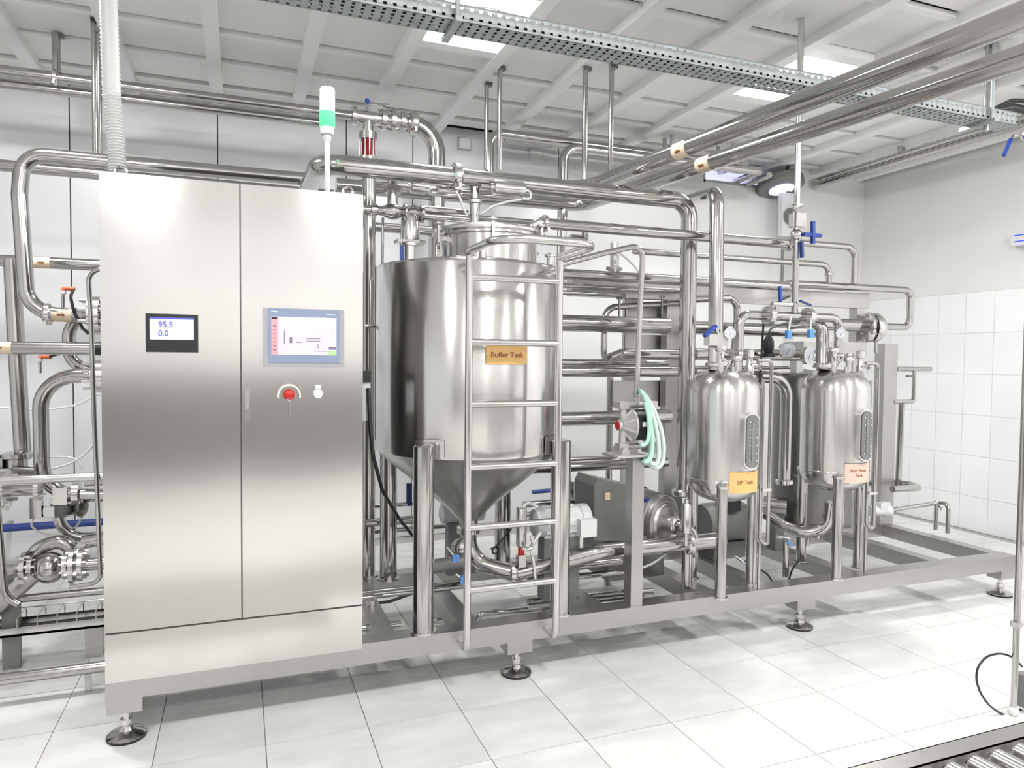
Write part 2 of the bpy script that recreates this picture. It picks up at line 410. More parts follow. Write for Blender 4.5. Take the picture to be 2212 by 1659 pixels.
# ================================================================ SKID FRAME
sk = thing('skid_frame', 'long low square-tube steel base frame on levelling feet under all the machinery', 'frame', (2.05, 3.08, .0))
SX0, SX1, SY0, SY1, SZ0, SZ1 = -.485, 4.64, 3.03, 4.05, .172, .262
MB().box((SX0, SY0, SZ0), (SX1, SY0 + .1, SZ1)).build('front_beam', SATIN, sk)
MB().box((SX0, SY1 - .1, SZ0), (SX1, SY1, SZ1)).build('rear_beam', SATIN, sk)
for x in (SX0, .56, .95, 1.62, 2.28, 2.66, 3.3, 4.0, SX1 - .1):
    MB().box((x, SY0 + .1, SZ0 + .002), (x + .09, SY1 - .1, SZ1 - .002)).build('cross_beam', SATIN, sk)
for x in (-.42, 1.22, 2.93, 4.57):
    y = 3.08
    MB().box((x - .062, 3.032, .115), (x + .062, 3.128, SZ0)).build('foot_socket', SATIN, sk)
    f = MB().lathe([(.001, .03), (.018, .03), (.018, .05), (.022, .055), (.022, .075), (.013, .075), (.013, .12), (.001, .12)], (x, y, 0), (0, 0, 1), 20).build('foot_stem', STEELB, sk)
    MB().lathe([(.001, .008), (.07, .008), (.072, .014), (.06, .022), (.028, .032), (.02, .045), (.001, .045)], (x, y, 0), (0, 0, 1), 30).build('foot_pad', STEEL, f)
    MB().lathe([(.001, 0), (.07, 0), (.072, .009), (.001, .009)], (x, y, 0), (0, 0, 1), 30).build('rubber_sole', BLACK, f)

# ================================================================ CONTROL CABINET
cx0, cx1, cyf, cyr, cz0, cz1 = -.483, .487, 3.024, 3.44, .243, 2.178
ca = thing('control_cabinet', 'tall brushed steel control cabinet with two doors, two screens and a red emergency stop', 'cabinet', (0, 3.24, cz0))
MB().box((cx0, cyf + .018, cz0), (cx1, cyr, cz1)).build('body', DARKST, ca)  # dark steel puts the unlit side's shade into the colour, for the tank reflection
MB().box((cx0, cyf + .002, cz0), (cx1, cyf + .016, .43)).build('plinth_panel', BRUSH, ca)
SM = .005
def door(x0, x1, name):
    # softly bowed door sheet with turned edges
    nx, nz = 10, 16; z0, z1 = .438, cz1 - .003; mb = MB(); g = []
    for i in range(nx + 1):
        for j in range(nz + 1):
            u, v = i / nx, j / nz
            bow = .0035 * math.sin(math.pi * u) * (.4 + .6 * v) + .001 * math.sin(9 * v) * math.sin(math.pi * u)
            mb.v.append(V((x0 + (x1 - x0) * u, cyf - bow, z0 + (z1 - z0) * v)))
    for i in range(nx):
        for j in range(nz):
            a = i * (nz + 1) + j; mb.f.append([a, a + nz + 1, a + nz + 2, a + 1])
    k = len(mb.v)
    ring = [i * (nz + 1) for i in range(nx + 1)] + [nx * (nz + 1) + j for j in range(1, nz + 1)] + [i * (nz + 1) + nz for i in range(nx - 1, -1, -1)] + [j for j in range(nz - 1, 0, -1)]
    for r in ring: mb.v.append(mb.v[r] + V((0, .016, 0)))
    for q in range(len(ring)):
        mb.f.append([ring[q], ring[(q + 1) % len(ring)], k + (q + 1) % len(ring), k + q])
    return mb.build(name, BRUSH, ca)
dl = door(cx0, SM - .003, 'door'); dr = door(SM + .003, cx1, 'door')
# left door: black recorder with white screen
o = MB().box((-.331, cyf - .022, 1.508), (-.15, cyf, 1.654)).build('recorder', BLACK, dl); o['label'] = 'black framed recorder screen reading 95.5 and 0.0'
scr = MB().box((-.317, cyf - .0235, 1.556), (-.164, cyf - .021, 1.641)).build('recorder_screen', SCREENW, dl)
MB().box((-.317, cyf - .0238, 1.634), (-.164, cyf - .0234, 1.641)).build('title_bar', SCRBLUE, scr)
text(scr, '95.5', .03, (-.262, cyf - .0236, 1.613), (1, 0, 0), (0, 0, 1), SCRBLUE, 'digits')
text(scr, '0.0', .03, (-.270, cyf - .0236, 1.579), (1, 0, 0), (0, 0, 1), SCRBLUE, 'digits')
# right door: operator panel
pn = MB().box((.087, cyf - .014, 1.452), (.408, cyf, 1.691)).build('operator_panel', BEZELO, dr)
MB().box((.108, cyf - .016, 1.47), (.388, cyf - .0138, 1.688)).build('panel_front', BEZEL, pn)
ps = MB().box((.12, cyf - .0172, 1.502), (.376, cyf - .0155, 1.656)).build('panel_screen', SCREENP, dr)
MB().box((.1205, cyf - .0176, 1.503), (.144, cyf - .0171, 1.655)).build('menu_strip', SCRPINK, ps)
MB().box((.343, cyf - .0176, 1.502), (.376, cyf - .0171, 1.521)).build('start_key', SCRGREEN, ps)
sm = MB()
for a in ((.345, 1.525, .375, 1.536), (.122, 1.646, .142, 1.653), (.19, 1.55, .2, 1.575), (.255, 1.558, .31, 1.561), (.255, 1.568, .31, 1.571), (.168, 1.545, .171, 1.6), (.285, 1.517, .335, 1.519), (.215, 1.552, .24, 1.5545), (.3, 1.53, .303, 1.55), (.355, 1.605, .362, 1.608)):
    sm.box((a[0], cyf - .0176, a[1]), (a[2], cyf - .0171, a[3]))
for k in range(7): sm.box((.126, cyf - .0179, 1.52 + k * .016), (.138, cyf - .0175, 1.524 + k * .016))
o = sm.build('screen_drawing', SCRGREY, ps); o['kind'] = 'stuff'
MB().box((.12, cyf - .0164, 1.674), (.145, cyf - .0158, 1.678)).build('badge', WHITEP, pn)
MB().box((.335, cyf - .0164, 1.668), (.372, cyf - .0158, 1.671)).build('badge', WHITEP, pn)
# emergency stop with shroud and key, white pilot light, latch
es = MB().lathe([(.001, 0), (.022, 0), (.022, .012), (.014, .014), (.013, .022), (.022, .026), (.022, .036), (.014, .043), (.001, .045)], (.187, cyf, 1.342), (0, -1, 0), 22).build('emergency_stop', REDC, dr); es['label'] = 'red mushroom emergency stop button'
sh = MB()
P = [V((.187 + .04 * math.cos(a), cyf - .03, 1.337 + .04 * math.sin(a))) for a in [R(-12 + 204 * i / 14) for i in range(15)]]
sh.loft([[p + V((math.cos(R(-12 + 204 * i / 14)), 0, math.sin(R(-12 + 204 * i / 14)))) * s + V((0, d, 0)) for s, d in ((0, 0), (.006, 0), (.006, .03), (0, .03))] for i, p in enumerate(P)])
sh.build('stop_shroud', mat('cream_shroud', (.9, .86, .7), .4), dr)
ky = MB(); ky.ring((.187, cyf - .04, 1.322), (0, 1, 0), .006, .0015, 12, 5); ky.cbox((.189, cyf - .012, 1.288), (.004, .003, .06)); ky.cbox((.188, cyf - .012, 1.318), (.008, .004, .014))
ky.build('key', STEELB, dr)
pl = MB().lathe([(.001, 0), (.021, 0), (.021, .01), (.001, .011)], (.303, cyf, 1.342), (0, -1, 0), 20).build('pilot_light', STEELB, dr)
MB().lathe([(.001, .01), (.0165, .01), (.015, .018), (.001, .02)], (.303, cyf, 1.342), (0, -1, 0), 20).build('light_lens', INDIC, pl)
MB().box((.291, cyf - .003, 1.364), (.316, cyf, 1.378)).build('name_tag', WHITEP, dr)
la = MB().box((.018, cyf - .007, 1.235), (.04, cyf, 1.362)).build('latch', STEELB, dr)
MB().box((.021, cyf - .0095, 1.285), (.037, cyf - .006, 1.352)).build('latch_lever', SATIN, la)
for x in (-.43, .443):
    e = MB().ring((x, 3.16, cz1 + .034), (0, 1, 0), .021, .006, 22, 8); e.cyl((x, 3.16, cz1), (x, 3.16, cz1 + .014), .011, 12)
    e.build('lifting_eye', STEELB, ca)
hg = MB()
for k in range(26): hg.cbox((cx1 + .003, cyf + .03, 1.86 + k * .007), (.006, .02, .004))
o = hg.build('hinge', SATIN, ca)
# corrugated conduit from the ceiling into the cabinet top
P = [at(232, -60, Y=3.2), at(236, 60, Y=3.2), at(241, 200, Y=3.2), at(251, 300, Y=3.2), at(254, 366, Y=3.2)]
P[-1].z = cz1
Q = []; rr_ = []
for i in range(len(P) - 1):
    for k in range(30):
        s = (i * 30 + k)
        t = k / 30; a, b = P[i], P[i + 1]; Q.append(a.lerp(b, t)); rr_.append(.0345 if s % 2 else .029)
Q.append(P[-1]); rr_.append(.033)
# smooth the polyline
for _ in range(12): Q = [Q[0]] + [(Q[i - 1] + Q[i] * 2 + Q[i + 1]) / 4 for i in range(1, len(Q) - 1)] + [Q[-1]]
P0 = V((Q[0].x, 3.2, 3.39)); Q = [P0] + Q; rr_ = [.03] + rr_
o = MB().tube(Q, rr_, 14, 0).build('corrugated_conduit', CORR, loc=Q[-1], sharp=80); tag(o, 'grey corrugated conduit dropping from the ceiling into the cabinet top', 'conduit')
MB().lathe([(.045, 0), (.045, .02), (.036, .03)], (Q[-1].x, 3.2, cz1), (0, 0, 1), 18).build('gland', GALV, o)
# stack light
sx, sy = at(707, 420, Y=3.2).x, 3.2
st = thing('signal_light', 'slim signal tower with glowing green lens standing on the cabinet top', 'signal light', (sx, sy, cz1))
MB().cyl((sx, sy, cz1), (sx, sy, 2.44), .0115, 14).build('pole', CABLEW, st)
MB().lathe([(.012, 2.43), (.017, 2.44), (.017, 2.455), (.028, 2.46), (.03, 2.49)], (sx, sy, 0), (0, 0, 1), 22).build('collar', WHITEP, st)
MB().lathe([(.03, 2.49), (.033, 2.495), (.033, 2.555), (.001, 2.556)], (sx, sy, 0), (0, 0, 1), 22).build('green_lens', GREENL, st)
MB().lathe([(.033, 2.556), (.033, 2.65), (.028, 2.66), (.001, 2.662)], (sx, sy, 0), (0, 0, 1), 22).build('clear_lens', FROST, st)
# switch box and cable on the cabinet's right side
c = at(797, 866, Y=3.2)
sb = thing('wall_switch', 'small white switch box fixed to the right side of the cabinet', 'switch', (cx1 + .03, 3.2, c.z))
MB().cbox((cx1 + .028, 3.2, c.z), (.055, .08, .17)).build('case', WHITEP, sb)
MB().cbox((cx1 + .03, 3.19, c.z + .11), (.05, .08, .05)).build('cap', BLACK, sb)
P = [V((cx1 + .045, 3.155, c.z + .06)), at(800, 930, Y=3.14), at(806, 985, Y=3.15), at(826, 1060, Y=3.25), at(862, 1120, Y=3.4), at(892, 1158, Y=3.6), at(935, 1180, Y=3.7)]
o = MB().tube(P, .0085, 10, .12).build('black_cable', BLACK, loc=P[0]); tag(o, 'black cable curving from the cabinet side down behind the buffer tank leg', 'cable')

# ================================================================ BUFFER TANK
TX, TY, TR = 1.105, 3.48, .475
bt = thing('buffer_tank', 'large cone-bottomed steel buffer tank on four round legs behind the ladder', 'tank', (TX, TY, SZ1))
TZ0, TZ1 = 1.035, 1.945
MB().lathe([(TR - .004, TZ0), (TR, TZ0 + .012), (TR, TZ1 - .015), (TR - .012, TZ1), (.19, TZ1 + .05), (.001, TZ1 + .055)], (TX, TY, 0), (0, 0, 1), 96).build('shell', TANK, bt, sharp=50)
MB().lathe([(.001, .6), (.045, .6), (.05, .66), (.12, .73), (TR - .03, TZ0 - .03), (TR - .004, TZ0)], (TX, TY, 0), (0, 0, 1), 72).build('cone_bottom', mat('cone_steel', (.55, .54, .53), .26, 1), bt)
MX, MY, MR = TX + .095, TY - .01, .25
MB().lathe([(MR, TZ1 - .005), (MR, 2.1), (MR + .02, 2.105), (MR + .02, 2.118), (MR - .01, 2.12)], (MX, MY, 0), (0, 0, 1), 56).build('manway_neck', TANK, bt)
ml = MB().lathe([(.001, 2.165), (MR - .04, 2.157), (MR + .035, 2.14), (MR + .043, 2.132), (MR + .043, 2.12), (MR + .035, 2.118), (.001, 2.118)], (MX, MY, 0), (0, 0, 1), 64).build('manway_lid', STEELB, bt)
for k in range(6):
    a = R(-165 + 60 * k); ca_, sa_ = math.cos(a), math.sin(a); c = V((MX + (MR + .045) * ca_, MY + (MR + .045) * sa_, 2.11))
    mb = MB().cyl(c - V((0, 0, .05)), c + V((0, 0, .04)), .009, 8); mb.ball(c + V((0, 0, .045)), .018, 8, (1, 1, .7)); mb.bar(c - V((0, 0, .03)), V((MX + MR * ca_, MY + MR * sa_, 2.08)), .02, .02)
    mb.build('lid_clamp', STEELB, bt)
for sx_, sy_ in ((-1, -1), (1, -1), (-1, 1), (1, 1)):
    x, y = TX + sx_ * .338, TY + sy_ * .4
    top = 1.10
    lg = MB().lathe([(.047, SZ1), (.047, top), (.04, top + .008), (.001, top + .01)], (x, y, 0), (0, 0, 1), 24).build('leg', STEEL, bt)
    MB().lathe([(.06, SZ1), (.06, SZ1 + .008), (.047, SZ1 + .008)], (x, y, 0), (0, 0, 1), 24).build('foot_plate', STEELB, lg)
    # doubling pad on the shell
    a0 = math.atan2(sy_ * .4, sx_ * .338); rg = []
    for z in (.98 + .06, 1.125):
        rg.append([V((TX + rr * math.cos(a0 + t), TY + rr * math.sin(a0 + t), z)) for t in [(-.16 + .32 * i / 8) for i in range(9)] for rr in (TR + .004,)])
    MB().loft(rg, closed=False).build('leg_pad', TANK, lg)
# nozzles on the tank roof
for a, r_, h, nm in ((R(-100), .018, .05, 'nozzle'), (R(-150), .026, .07, 'nozzle'), (R(20), .03, .12, 'nozzle'), (R(-12), .022, .08, 'nozzle')):
    x, y = TX + .42 * math.cos(a), TY + .42 * math.sin(a)
    MB().lathe([(r_, TZ1), (r_, TZ1 + h), (r_ * 1.5, TZ1 + h), (r_ * 1.5, TZ1 + h + .012), (r_ * .6, TZ1 + h + .02), (.001, TZ1 + h + .02)], (x, y, 0), (0, 0, 1), 18).build(nm, STEELB, bt)
# name sign wrapped on the shell
a_l, a_r = -1.72, -1.31
def onshell(cx, cy, rr, a, z): return V((cx + rr * math.cos(a), cy + rr * math.sin(a), z))
def sign(parent, cx, cy, rr, a0, a1, z0, z1, m, lines, size):
    rg = [[onshell(cx, cy, rr + .006, a0 + (a1 - a0) * i / 10, z) for i in range(11)] for z in (z0, z1)]
    o = MB().loft(rg, closed=False).build('name_sign', m, parent)
    am = (a0 + a1) / 2
    for k, l in enumerate(lines):
        zc = (z0 + z1) / 2 + (len(lines) / 2 - .5 - k) * size * 1.15
        text(o, l, size, None, (1, 0, 0), (0, 0, 1), PRINT, bend=lambda x, y, z: onshell(cx, cy, rr + .0065 + z, am + x / rr, zc + y))
    return o
sign(bt, TX, TY, TR, R(-99), R(-74.5), 1.468, 1.553, YELLOW, ['Buffer Tank'], .034)

# ================================================================ LADDER
ly = 2.925; lx0, lx1 = .925, 1.352
ld = thing('ladder', 'fixed steel tube ladder with guard hoop in front of the buffer tank', 'ladder', ((lx0 + lx1) / 2, ly, .19))
ztop = 1.955
for x, b in ((lx0, 0), (lx1, 1)):
    z0 = .215
    MB().tube([V((x, 3.031, z0 + .005)), V((x, ly, z0)), V((x, ly, ztop - .02))], .0165, 16, .03).build('side_rail', STEELB, ld)
    MB().cyl((x, ly, 1.9), (x, TY - math.sqrt(TR ** 2 - (x - TX) ** 2) + .005, 1.9), .017, 14).build('standoff', STEELB, ld)
MB().tube([V((lx0, ly, ztop - .03)), V((lx0, ly, ztop)), V((lx0 + .0, 2.53, ztop)), V((lx1, 2.53, ztop)), V((lx1, ly, ztop)), V((lx1, ly, ztop - .03))], .0185, 16, .13).build('guard_hoop', STEELB, ld)
for z in (1.845, 1.565, 1.295, 1.02, .755, .48):
    MB().cyl((lx0, ly, z), (lx1, ly, z), .0155, 14).build('rung', STEELB, ld)

# ================================================================ OVERHEAD: tray, thick pipes, wall pipes, hangers
def tray():
    z, y0, y1, h = 2.95, None, None, .075
    a = at(1300, 103, Z=z); b = at(1300, 133, Z=z); y0, y1 = a.y, b.y
    x0, x1 = -.6, at(2150, 276, Y=y1).x
    t = thing('cable_tray', 'long perforated galvanised cable tray hung below the ceiling across the room', 'cable tray', ((x0 + x1) / 2, (y0 + y1) / 2, z))
    def sheet(u0, u1, w0, w1, fn, name, nx, rows, hx, hw):
        # sheet with rows of real slots: columns of pitch px, each with a solid and a slotted part
        px = (u1 - u0) / nx; us = []
        for i in range(nx): us += [u0 + i * px, u0 + i * px + px * (1 - hx)]
        us.append(u1); ws = [w0]; pw = (w1 - w0) / rows
        for j in range(rows): ws += [w0 + j * pw + pw * (1 - hw) / 2, w0 + j * pw + pw * (1 + hw) / 2]
        ws.append(w1); mb = MB(); n = len(ws)
        mb.v = [V(fn(u, w)) for u in us for w in ws]
        for i in range(len(us) - 1):
            for j in range(n - 1):
                if i % 2 == 1 and j % 2 == 1: continue
                k = i * n + j; mb.f.append([k, k + 1, k + n + 1, k + n])
        o = mb.build(name, GALV, t); md = o.modifiers.new('thick', 'SOLIDIFY'); md.thickness = .0016; return o
    L = x1 - x0
    sheet(x0, x1, y0, y1, lambda u, w: (u, w, z), 'tray_floor', int(L / .042), 4, .34, .6)
    sheet(x0, x1, z, z + h, lambda u, w: (u, y0, w), 'tray_flange', int(L / .042), 2, .38, .3)
    sheet(x0, x1, z, z + h, lambda u, w: (u, y1, w), 'tray_flange', int(L / .042), 2, .38, .3)
    for q in ((985, 60), (2136, 240)):
        x = at(*q, Y=y0).x
        mb = MB().cyl((x, y0 - .02, z - .01), (x, y0 - .02, 3.42), .011, 10)
        mb.build('hanger_rod', GALV, t)
        MB().bar((x, y0 - .05, z - .012), (x, y1 + .04, z - .012), .03, .022).build('hanger_bracket', GALV, t)
    return t
tray()
TY0 = at(1300, 118, Z=2.95).y
for k, (dy, dz, rr, l) in enumerate(((0.03, .03, .026, 'thick black cable lying in the tray and arching out of its end'), (.0, .05, .012, 'thin black cable looping above the thick one at the cable tray end'), (-.035, .028, .02, 'black cable lying nearest the aisle in the cable tray'))):
    P = [V((-.6, TY0 + dy, 2.955 + dz)), V((4.2, TY0 + dy, 2.955 + dz))] + [at(px, py, Y=TY0 + dy - .02 * n) + V((0, 0, dz * .6 + .03 * (k == 1) * n)) for n, (px, py) in enumerate(((2150, 244), (2185, 238), (2240, 250), (2310, 268)))]
    o = MB().tube(P, rr, 10, .1).build('black_cable', BLACK, loc=P[0]); tag(o, l, 'cable', 'cables in the cable tray')
ZT = 2.55
A1, A0 = at(2300, 2, Z=ZT), at(1395, 352, Z=ZT)
Aelb = at(1243, 408, Z=ZT); Adir = (A0 - A1).normalized()
Ae = A0 + Adir * 1.0
def bigrun(near, far, label, yend, q, endx):
    a, b = at(*near, Z=ZT), at(*far, Z=ZT); d = (b - a).normalized(); t = (q - b.y) / d.y; e = b + d * t
    p = pipe('process_pipe', label, 0, [a - d * .3, e, V((endx, e.y, ZT - .02))], r=rad(50, at(1900, 190, Z=ZT)), bend=.13, cat='pipe', n=22)
    return p, d
pa, da = bigrun((2212, 33), (1400, 352), 'thick steel pipe, upper of two running overhead from the right corner to the back', 0, 3.98, .55)
pb, db = bigrun((2212, 122), (1400, 396), 'thick steel pipe, lower of two running overhead from the right corner to the back', 0, 4.42, .55)
for p, q in ((pa, (1478, 322)), (pb, (1525, 340))):
    P = PTS[p.name]; r = p['r']
    # nearest point of the straight run to the sight line
    best = min((P[0].lerp(P[1], i / 400) for i in range(401)), key=lambda c: ((c - EYE).normalized() - (at(*q, Z=ZT) - EYE).normalized()).length)
    d = (P[1] - P[0]).normalized(); sticker(p, best - d * .05, best + d * .05, r)

# pipes along the top of the back wall
YW = 5.45
tl1 = pipe('process_pipe', 'upper of two steel pipes running along the back wall high on the left', 21, [(-160, 131), (468, 204), (775, 243)], Y=5.0, snap=True, cat='pipe')
tl2 = pipe('process_pipe', 'lower of two steel pipes running along the back wall high on the left', 21, [(-160, 160), (468, 224), (700, 253)], Y=5.08, snap=True, cat='pipe')
z = PTS[tl1.name][0].z; y = 5.0
clamp(tl1, V((at(120, 160, Y=5).x, y, z)), (1, 0, 0), tl1['r'])
# valve group and bend at the end of the upper pipe
p5 = PTS[tl1.name][-1]; X1 = at(760, 243, Y=y).x
vb = thing('valve_manifold', 'steel valve group high up with red sight glass hanging below', 'valve', (X1, y, z))
r0 = tl1['r'] * 1.45
def xat(px, py=255): return at(px, py, Y=5.0).x
MB().lathe([(r0, 0), (r0 * 1.45, .0), (r0 * 1.45, .03), (r0, .03), (r0, xat(835) - X1)], (X1, y, z), (1, 0, 0), 22).build('tee_body', STEELB, vb)
for px, rr in ((828, 1.7), (848, 1.9), (868, 1.6), (890, 1.75)):
    flange(vb, (xat(px), y, z), (1, 0, 0), r0 * rr, .03, 6)
MB().lathe([(r0, 0), (r0 * 1.2, .04), (r0 * 1.2, .12), (r0, .16)], (xat(835), y, z), (1, 0, 0), 22).build('check_valve', STEELB, vb)
MB().cyl((xat(795), y, z), (xat(795), y, z - .13), r0 * .8, 20).build('branch', STEELB, vb)
zz = at(795, 296, Y=5).z
MB().lathe([(r0 * .8, .03), (r0 * 1.35, .03), (r0 * 1.35, -.02), (r0 * .9, -.02)], (xat(795), y, zz), (0, 0, 1), 22).build('top_ferrule', STEELB, vb)
z2 = at(795, 340, Y=5).z
MB().cyl((xat(795), y, zz - .015), (xat(795), y, z2), r0 * 1.05, 22).build('sight_glass', RED, vb)['label'] = 'dark red sight glass cylinder'
cg = MB()
for k in range(6):
    a = k * 1.047; cg.cyl((xat(795) + r0 * 1.2 * math.cos(a), y + r0 * 1.2 * math.sin(a), z2), (xat(795) + r0 * 1.2 * math.cos(a), y + r0 * 1.2 * math.sin(a), zz), .0035, 6)
cg.lathe([(r0 * .9, 0), (r0 * 1.4, 0), (r0 * 1.4, -.03), (r0 * .9, -.03)], (xat(795), y, z2), (0, 0, 1), 22)
cg.build('tie_rods', STEELB, vb)
MB().tube([V((xat(792), y, z + .02)), V((xat(792), y, z + .1)), V((xat(840), y - .02, z + .1))], .009, 8, .01).build('lever', STEELB, vb)
MB().ball((xat(793), y - .01, z + .11), .018, 10).build('lever_cap', BLUE, vb)
eb = pipe('process_pipe', 'steel pipe bending down from the valve group to behind the buffer tank', 33, [V((xat(880), y, z)), V((at(944, 300, Y=y).x, y, z)), V((at(944, 300, Y=y).x, y, 1.2))], r=rad(36, V((1.5, 5, 2.6))), bend=.2)
clamp(eb, V((xat(893), y, z)), (1, 0, 0), eb['r'])
# right part of the wall pipes
for k, (l, pts, Y, wd) in enumerate((
    ('topmost pipe along the back wall with a bend down left of the hanging rods', [(1056, 420), (1056, 285), (1340, 316), (1600, 349)], 5.3, 18),
    ('second pipe along the back wall under the ceiling, bending down behind the overhead run', [(1216, 470), (1216, 316), (1340, 332), (1640, 372)], 5.2, 20),
    ('thin pipe along the back wall just under the topmost pipe', [(1090, 300), (1340, 327), (1640, 362)], 5.6, 9))):
    w_ = pipe('process_pipe', l, wd, pts, Y=Y, snap=True)
    for f_ in (.35, .8):
        p_ = PTS[w_.name][-2].lerp(PTS[w_.name][-1], f_); MB().box((p_.x - .012, p_.y - .012, p_.z), (p_.x + .012, p_.y + .012, 3.4)).build('hanger', GALV, w_)
for k, (q0, q1, wd, l) in enumerate((((1555, 372), (1612, 352), 14, 'first of the pipe stubs slanting out through the wall slot'), ((1588, 392), (1640, 372), 14, 'middle pipe stub slanting out through the wall slot'), ((1608, 400), (1662, 378), 14, 'right pipe stub slanting out through the wall slot'))):
    a, b = at(*q0, Y=5.83), at(*q1, Y=5.35)
    pipe('process_pipe', l, wd, [a, b], group='pipe stubs in the wall slot')
# hanging rods
ZC = 3.355
for (q, qb, Y, wd, l) in (((1080, 165), (1078, 366), 4.45, 11, 'bright hanger rod right of its twin above the tank'), ((1053, 180), (1050, 366), 4.6, 10, 'bright hanger rod left of its twin above the tank'),
                          ((1265, 142), (1262, 390), 4.12, 12, 'bright hanger rod left of the pair above the thick pipes'), ((1322, 152), (1318, 390), 4.14, 11, 'bright hanger rod right of the pair above the thick pipes'),
                          ((120, -60), (122, 158), 5.0, 17, 'hanger rod holding the high left wall pipes'), ((199, 20), (206, 364), 4.7, 11, 'tall thin rod just left of the corrugated conduit'), ((219, 40), (216, 366), 4.7, 10, 'second tall thin rod beside the corrugated conduit'),
                          ((1945, 250), (1944, 340), at(1944, 340, X=5.37).y, 13, 'dark short hanger rod above the right wall pipes'), ((2134, 146), (2130, 282), 3.03, 12, 'hanger rod with square clip at the cable tray end')):
    b = at(*qb, Y=Y); t = V((b.x, b.y, 3.362 if min(abs(b.x - q_) for q_ in rx) < .06 else 3.416)); r = rad(wd, b)
    o = MB().cyl(b, t, r, 12).build('hanger_rod', STEEL, loc=t); tag(o, l, 'rod', 'hanger rods')
    MB().cbox((b.x + .012, b.y, t.z - .019), (.05, .035, .024)).build('ceiling_clip', DARKST, o)
# pipes and tray along the right wall
XR = 5.35
for q0, q1, wd, l, dx in (((2140, 283), (1735, 392), 13, 'upper pipe running along under the right ceiling edge', 0), ((2150, 296), (1740, 402), 15, 'lower pipe running along under the right ceiling edge', .02)):
    a, b = at(*q0, X=XR + dx), at(*q1, X=XR + dx); b.z = a.z = (a.z + b.z) / 2; b.y = min(b.y, BY - .2)
    a2 = a + (a - b) * .35
    pipe('process_pipe', l, wd, [a2, b], r=rad(wd, a))
a = at(2100, 270, X=XR + .15); b = V((XR + .15, BY - .25, a.z))
t = thing('wall_tray', 'dark narrow cable tray beside the pipes under the right ceiling edge', 'cable tray', (a + b) / 2)
MB().box((XR + .1, a.y - .4, a.z), (XR + .24, b.y, a.z + .008)).build('tray_floor', GALV, t)
MB().box((XR + .1, a.y - .4, a.z), (XR + .105, b.y, a.z + .07)).build('tray_flange', GALV, t)
# vent fan and louvre box in the corner
c = at(1686, 398, Y=5.6)
t = thing('corner_duct', 'dark oval duct hood in the back corner under the ceiling', 'duct', c)
MB().lathe([(.001, -.05), (.2, -.05), (.22, -.03), (.22, .03), (.2, .05), (.001, .05)], c, (0, .25, 1), 28).build('hood', GREYP, t)
MB().lathe([(.001, 0), (.12, 0), (.12, .01), (.001, .01)], c + V((0, -.02, -.062)), (0, .25, 1), 24).build('hood_glass', DAYLIGHT, t)
c = at(1700, 465, Y=5.6)
t = thing('wall_fan', 'small pale wall fan housing with round opening in the back corner', 'fan', c)
MB().cbox(c, (.17, .06, .42)).build('housing', WHITEP, t)
MB().lathe([(.075, 0), (.085, .012), (.001, .004)], c + V((.01, -.03, -.02)), (0, -1, 0), 26).build('fan_opening', GREYP, t)
MB().cyl(c + V((0, 0, .2)), c + V((0, 0, .5)), .02, 10).build('mounting_arm', DARKST, t)
o = MB().cyl(at(1691, 520, Y=5.6), at(1688, 660, Y=5.6), .014, 10).build('wall_conduit', GREYP, loc=at(1688, 660, Y=5.6)); tag(o, 'thin grey conduit running down the edge of the corner pier', 'conduit')
# UV unit on the right wall and blue lever
c = at(2206, 515, X=RX - .08)
t = thing('wall_unit', 'white wall-mounted insect lamp with blue glowing slots on right wall', 'insect lamp', c)
mb = MB().prism([c + V((0, -.25, .06)), c + V((0, -.25, -.055)), c + V((0, .05, -.055)), c + V((0, .085, -.03)), c + V((0, .085, .05)), c + V((0, .06, .06))], (.075, 0, 0)); mb.build('case', WHITEP, t)
for dz in (.03, -.02): MB().box((c.x - .003, c.y - .2, c.z + dz - .004), (c.x + .001, c.y + .055, c.z + dz + .004)).build('glowing_slot', UVBLUE, t)
MB().cyl(c + V((.04, -.02, -.12)), c + V((.04, -.02, -.05)), .02, 10).build('bracket', WHITEP, t)
a, b = at(2184, 300, Y=3.2), at(2168, 336, Y=3.2)
t = thing('valve_lever', 'blue lever grip hanging near the right picture edge under the cables', 'valve', a)
MB().tube([a, a.lerp(b, .5), b], .013, 12, .1).build('grip', BLUE, t); MB().tube([a, a + (a - b) * .25, a + V((.12, -.02, .03))], .007, 8).build('stem', STEELB, t)
MB().lathe([(.02, 0), (.035, .02), (.035, .06), (.02, .09)], a + V((.1, -.03, -.01)), (0, 0, 1), 16).build('valve_body', STEELB, t)

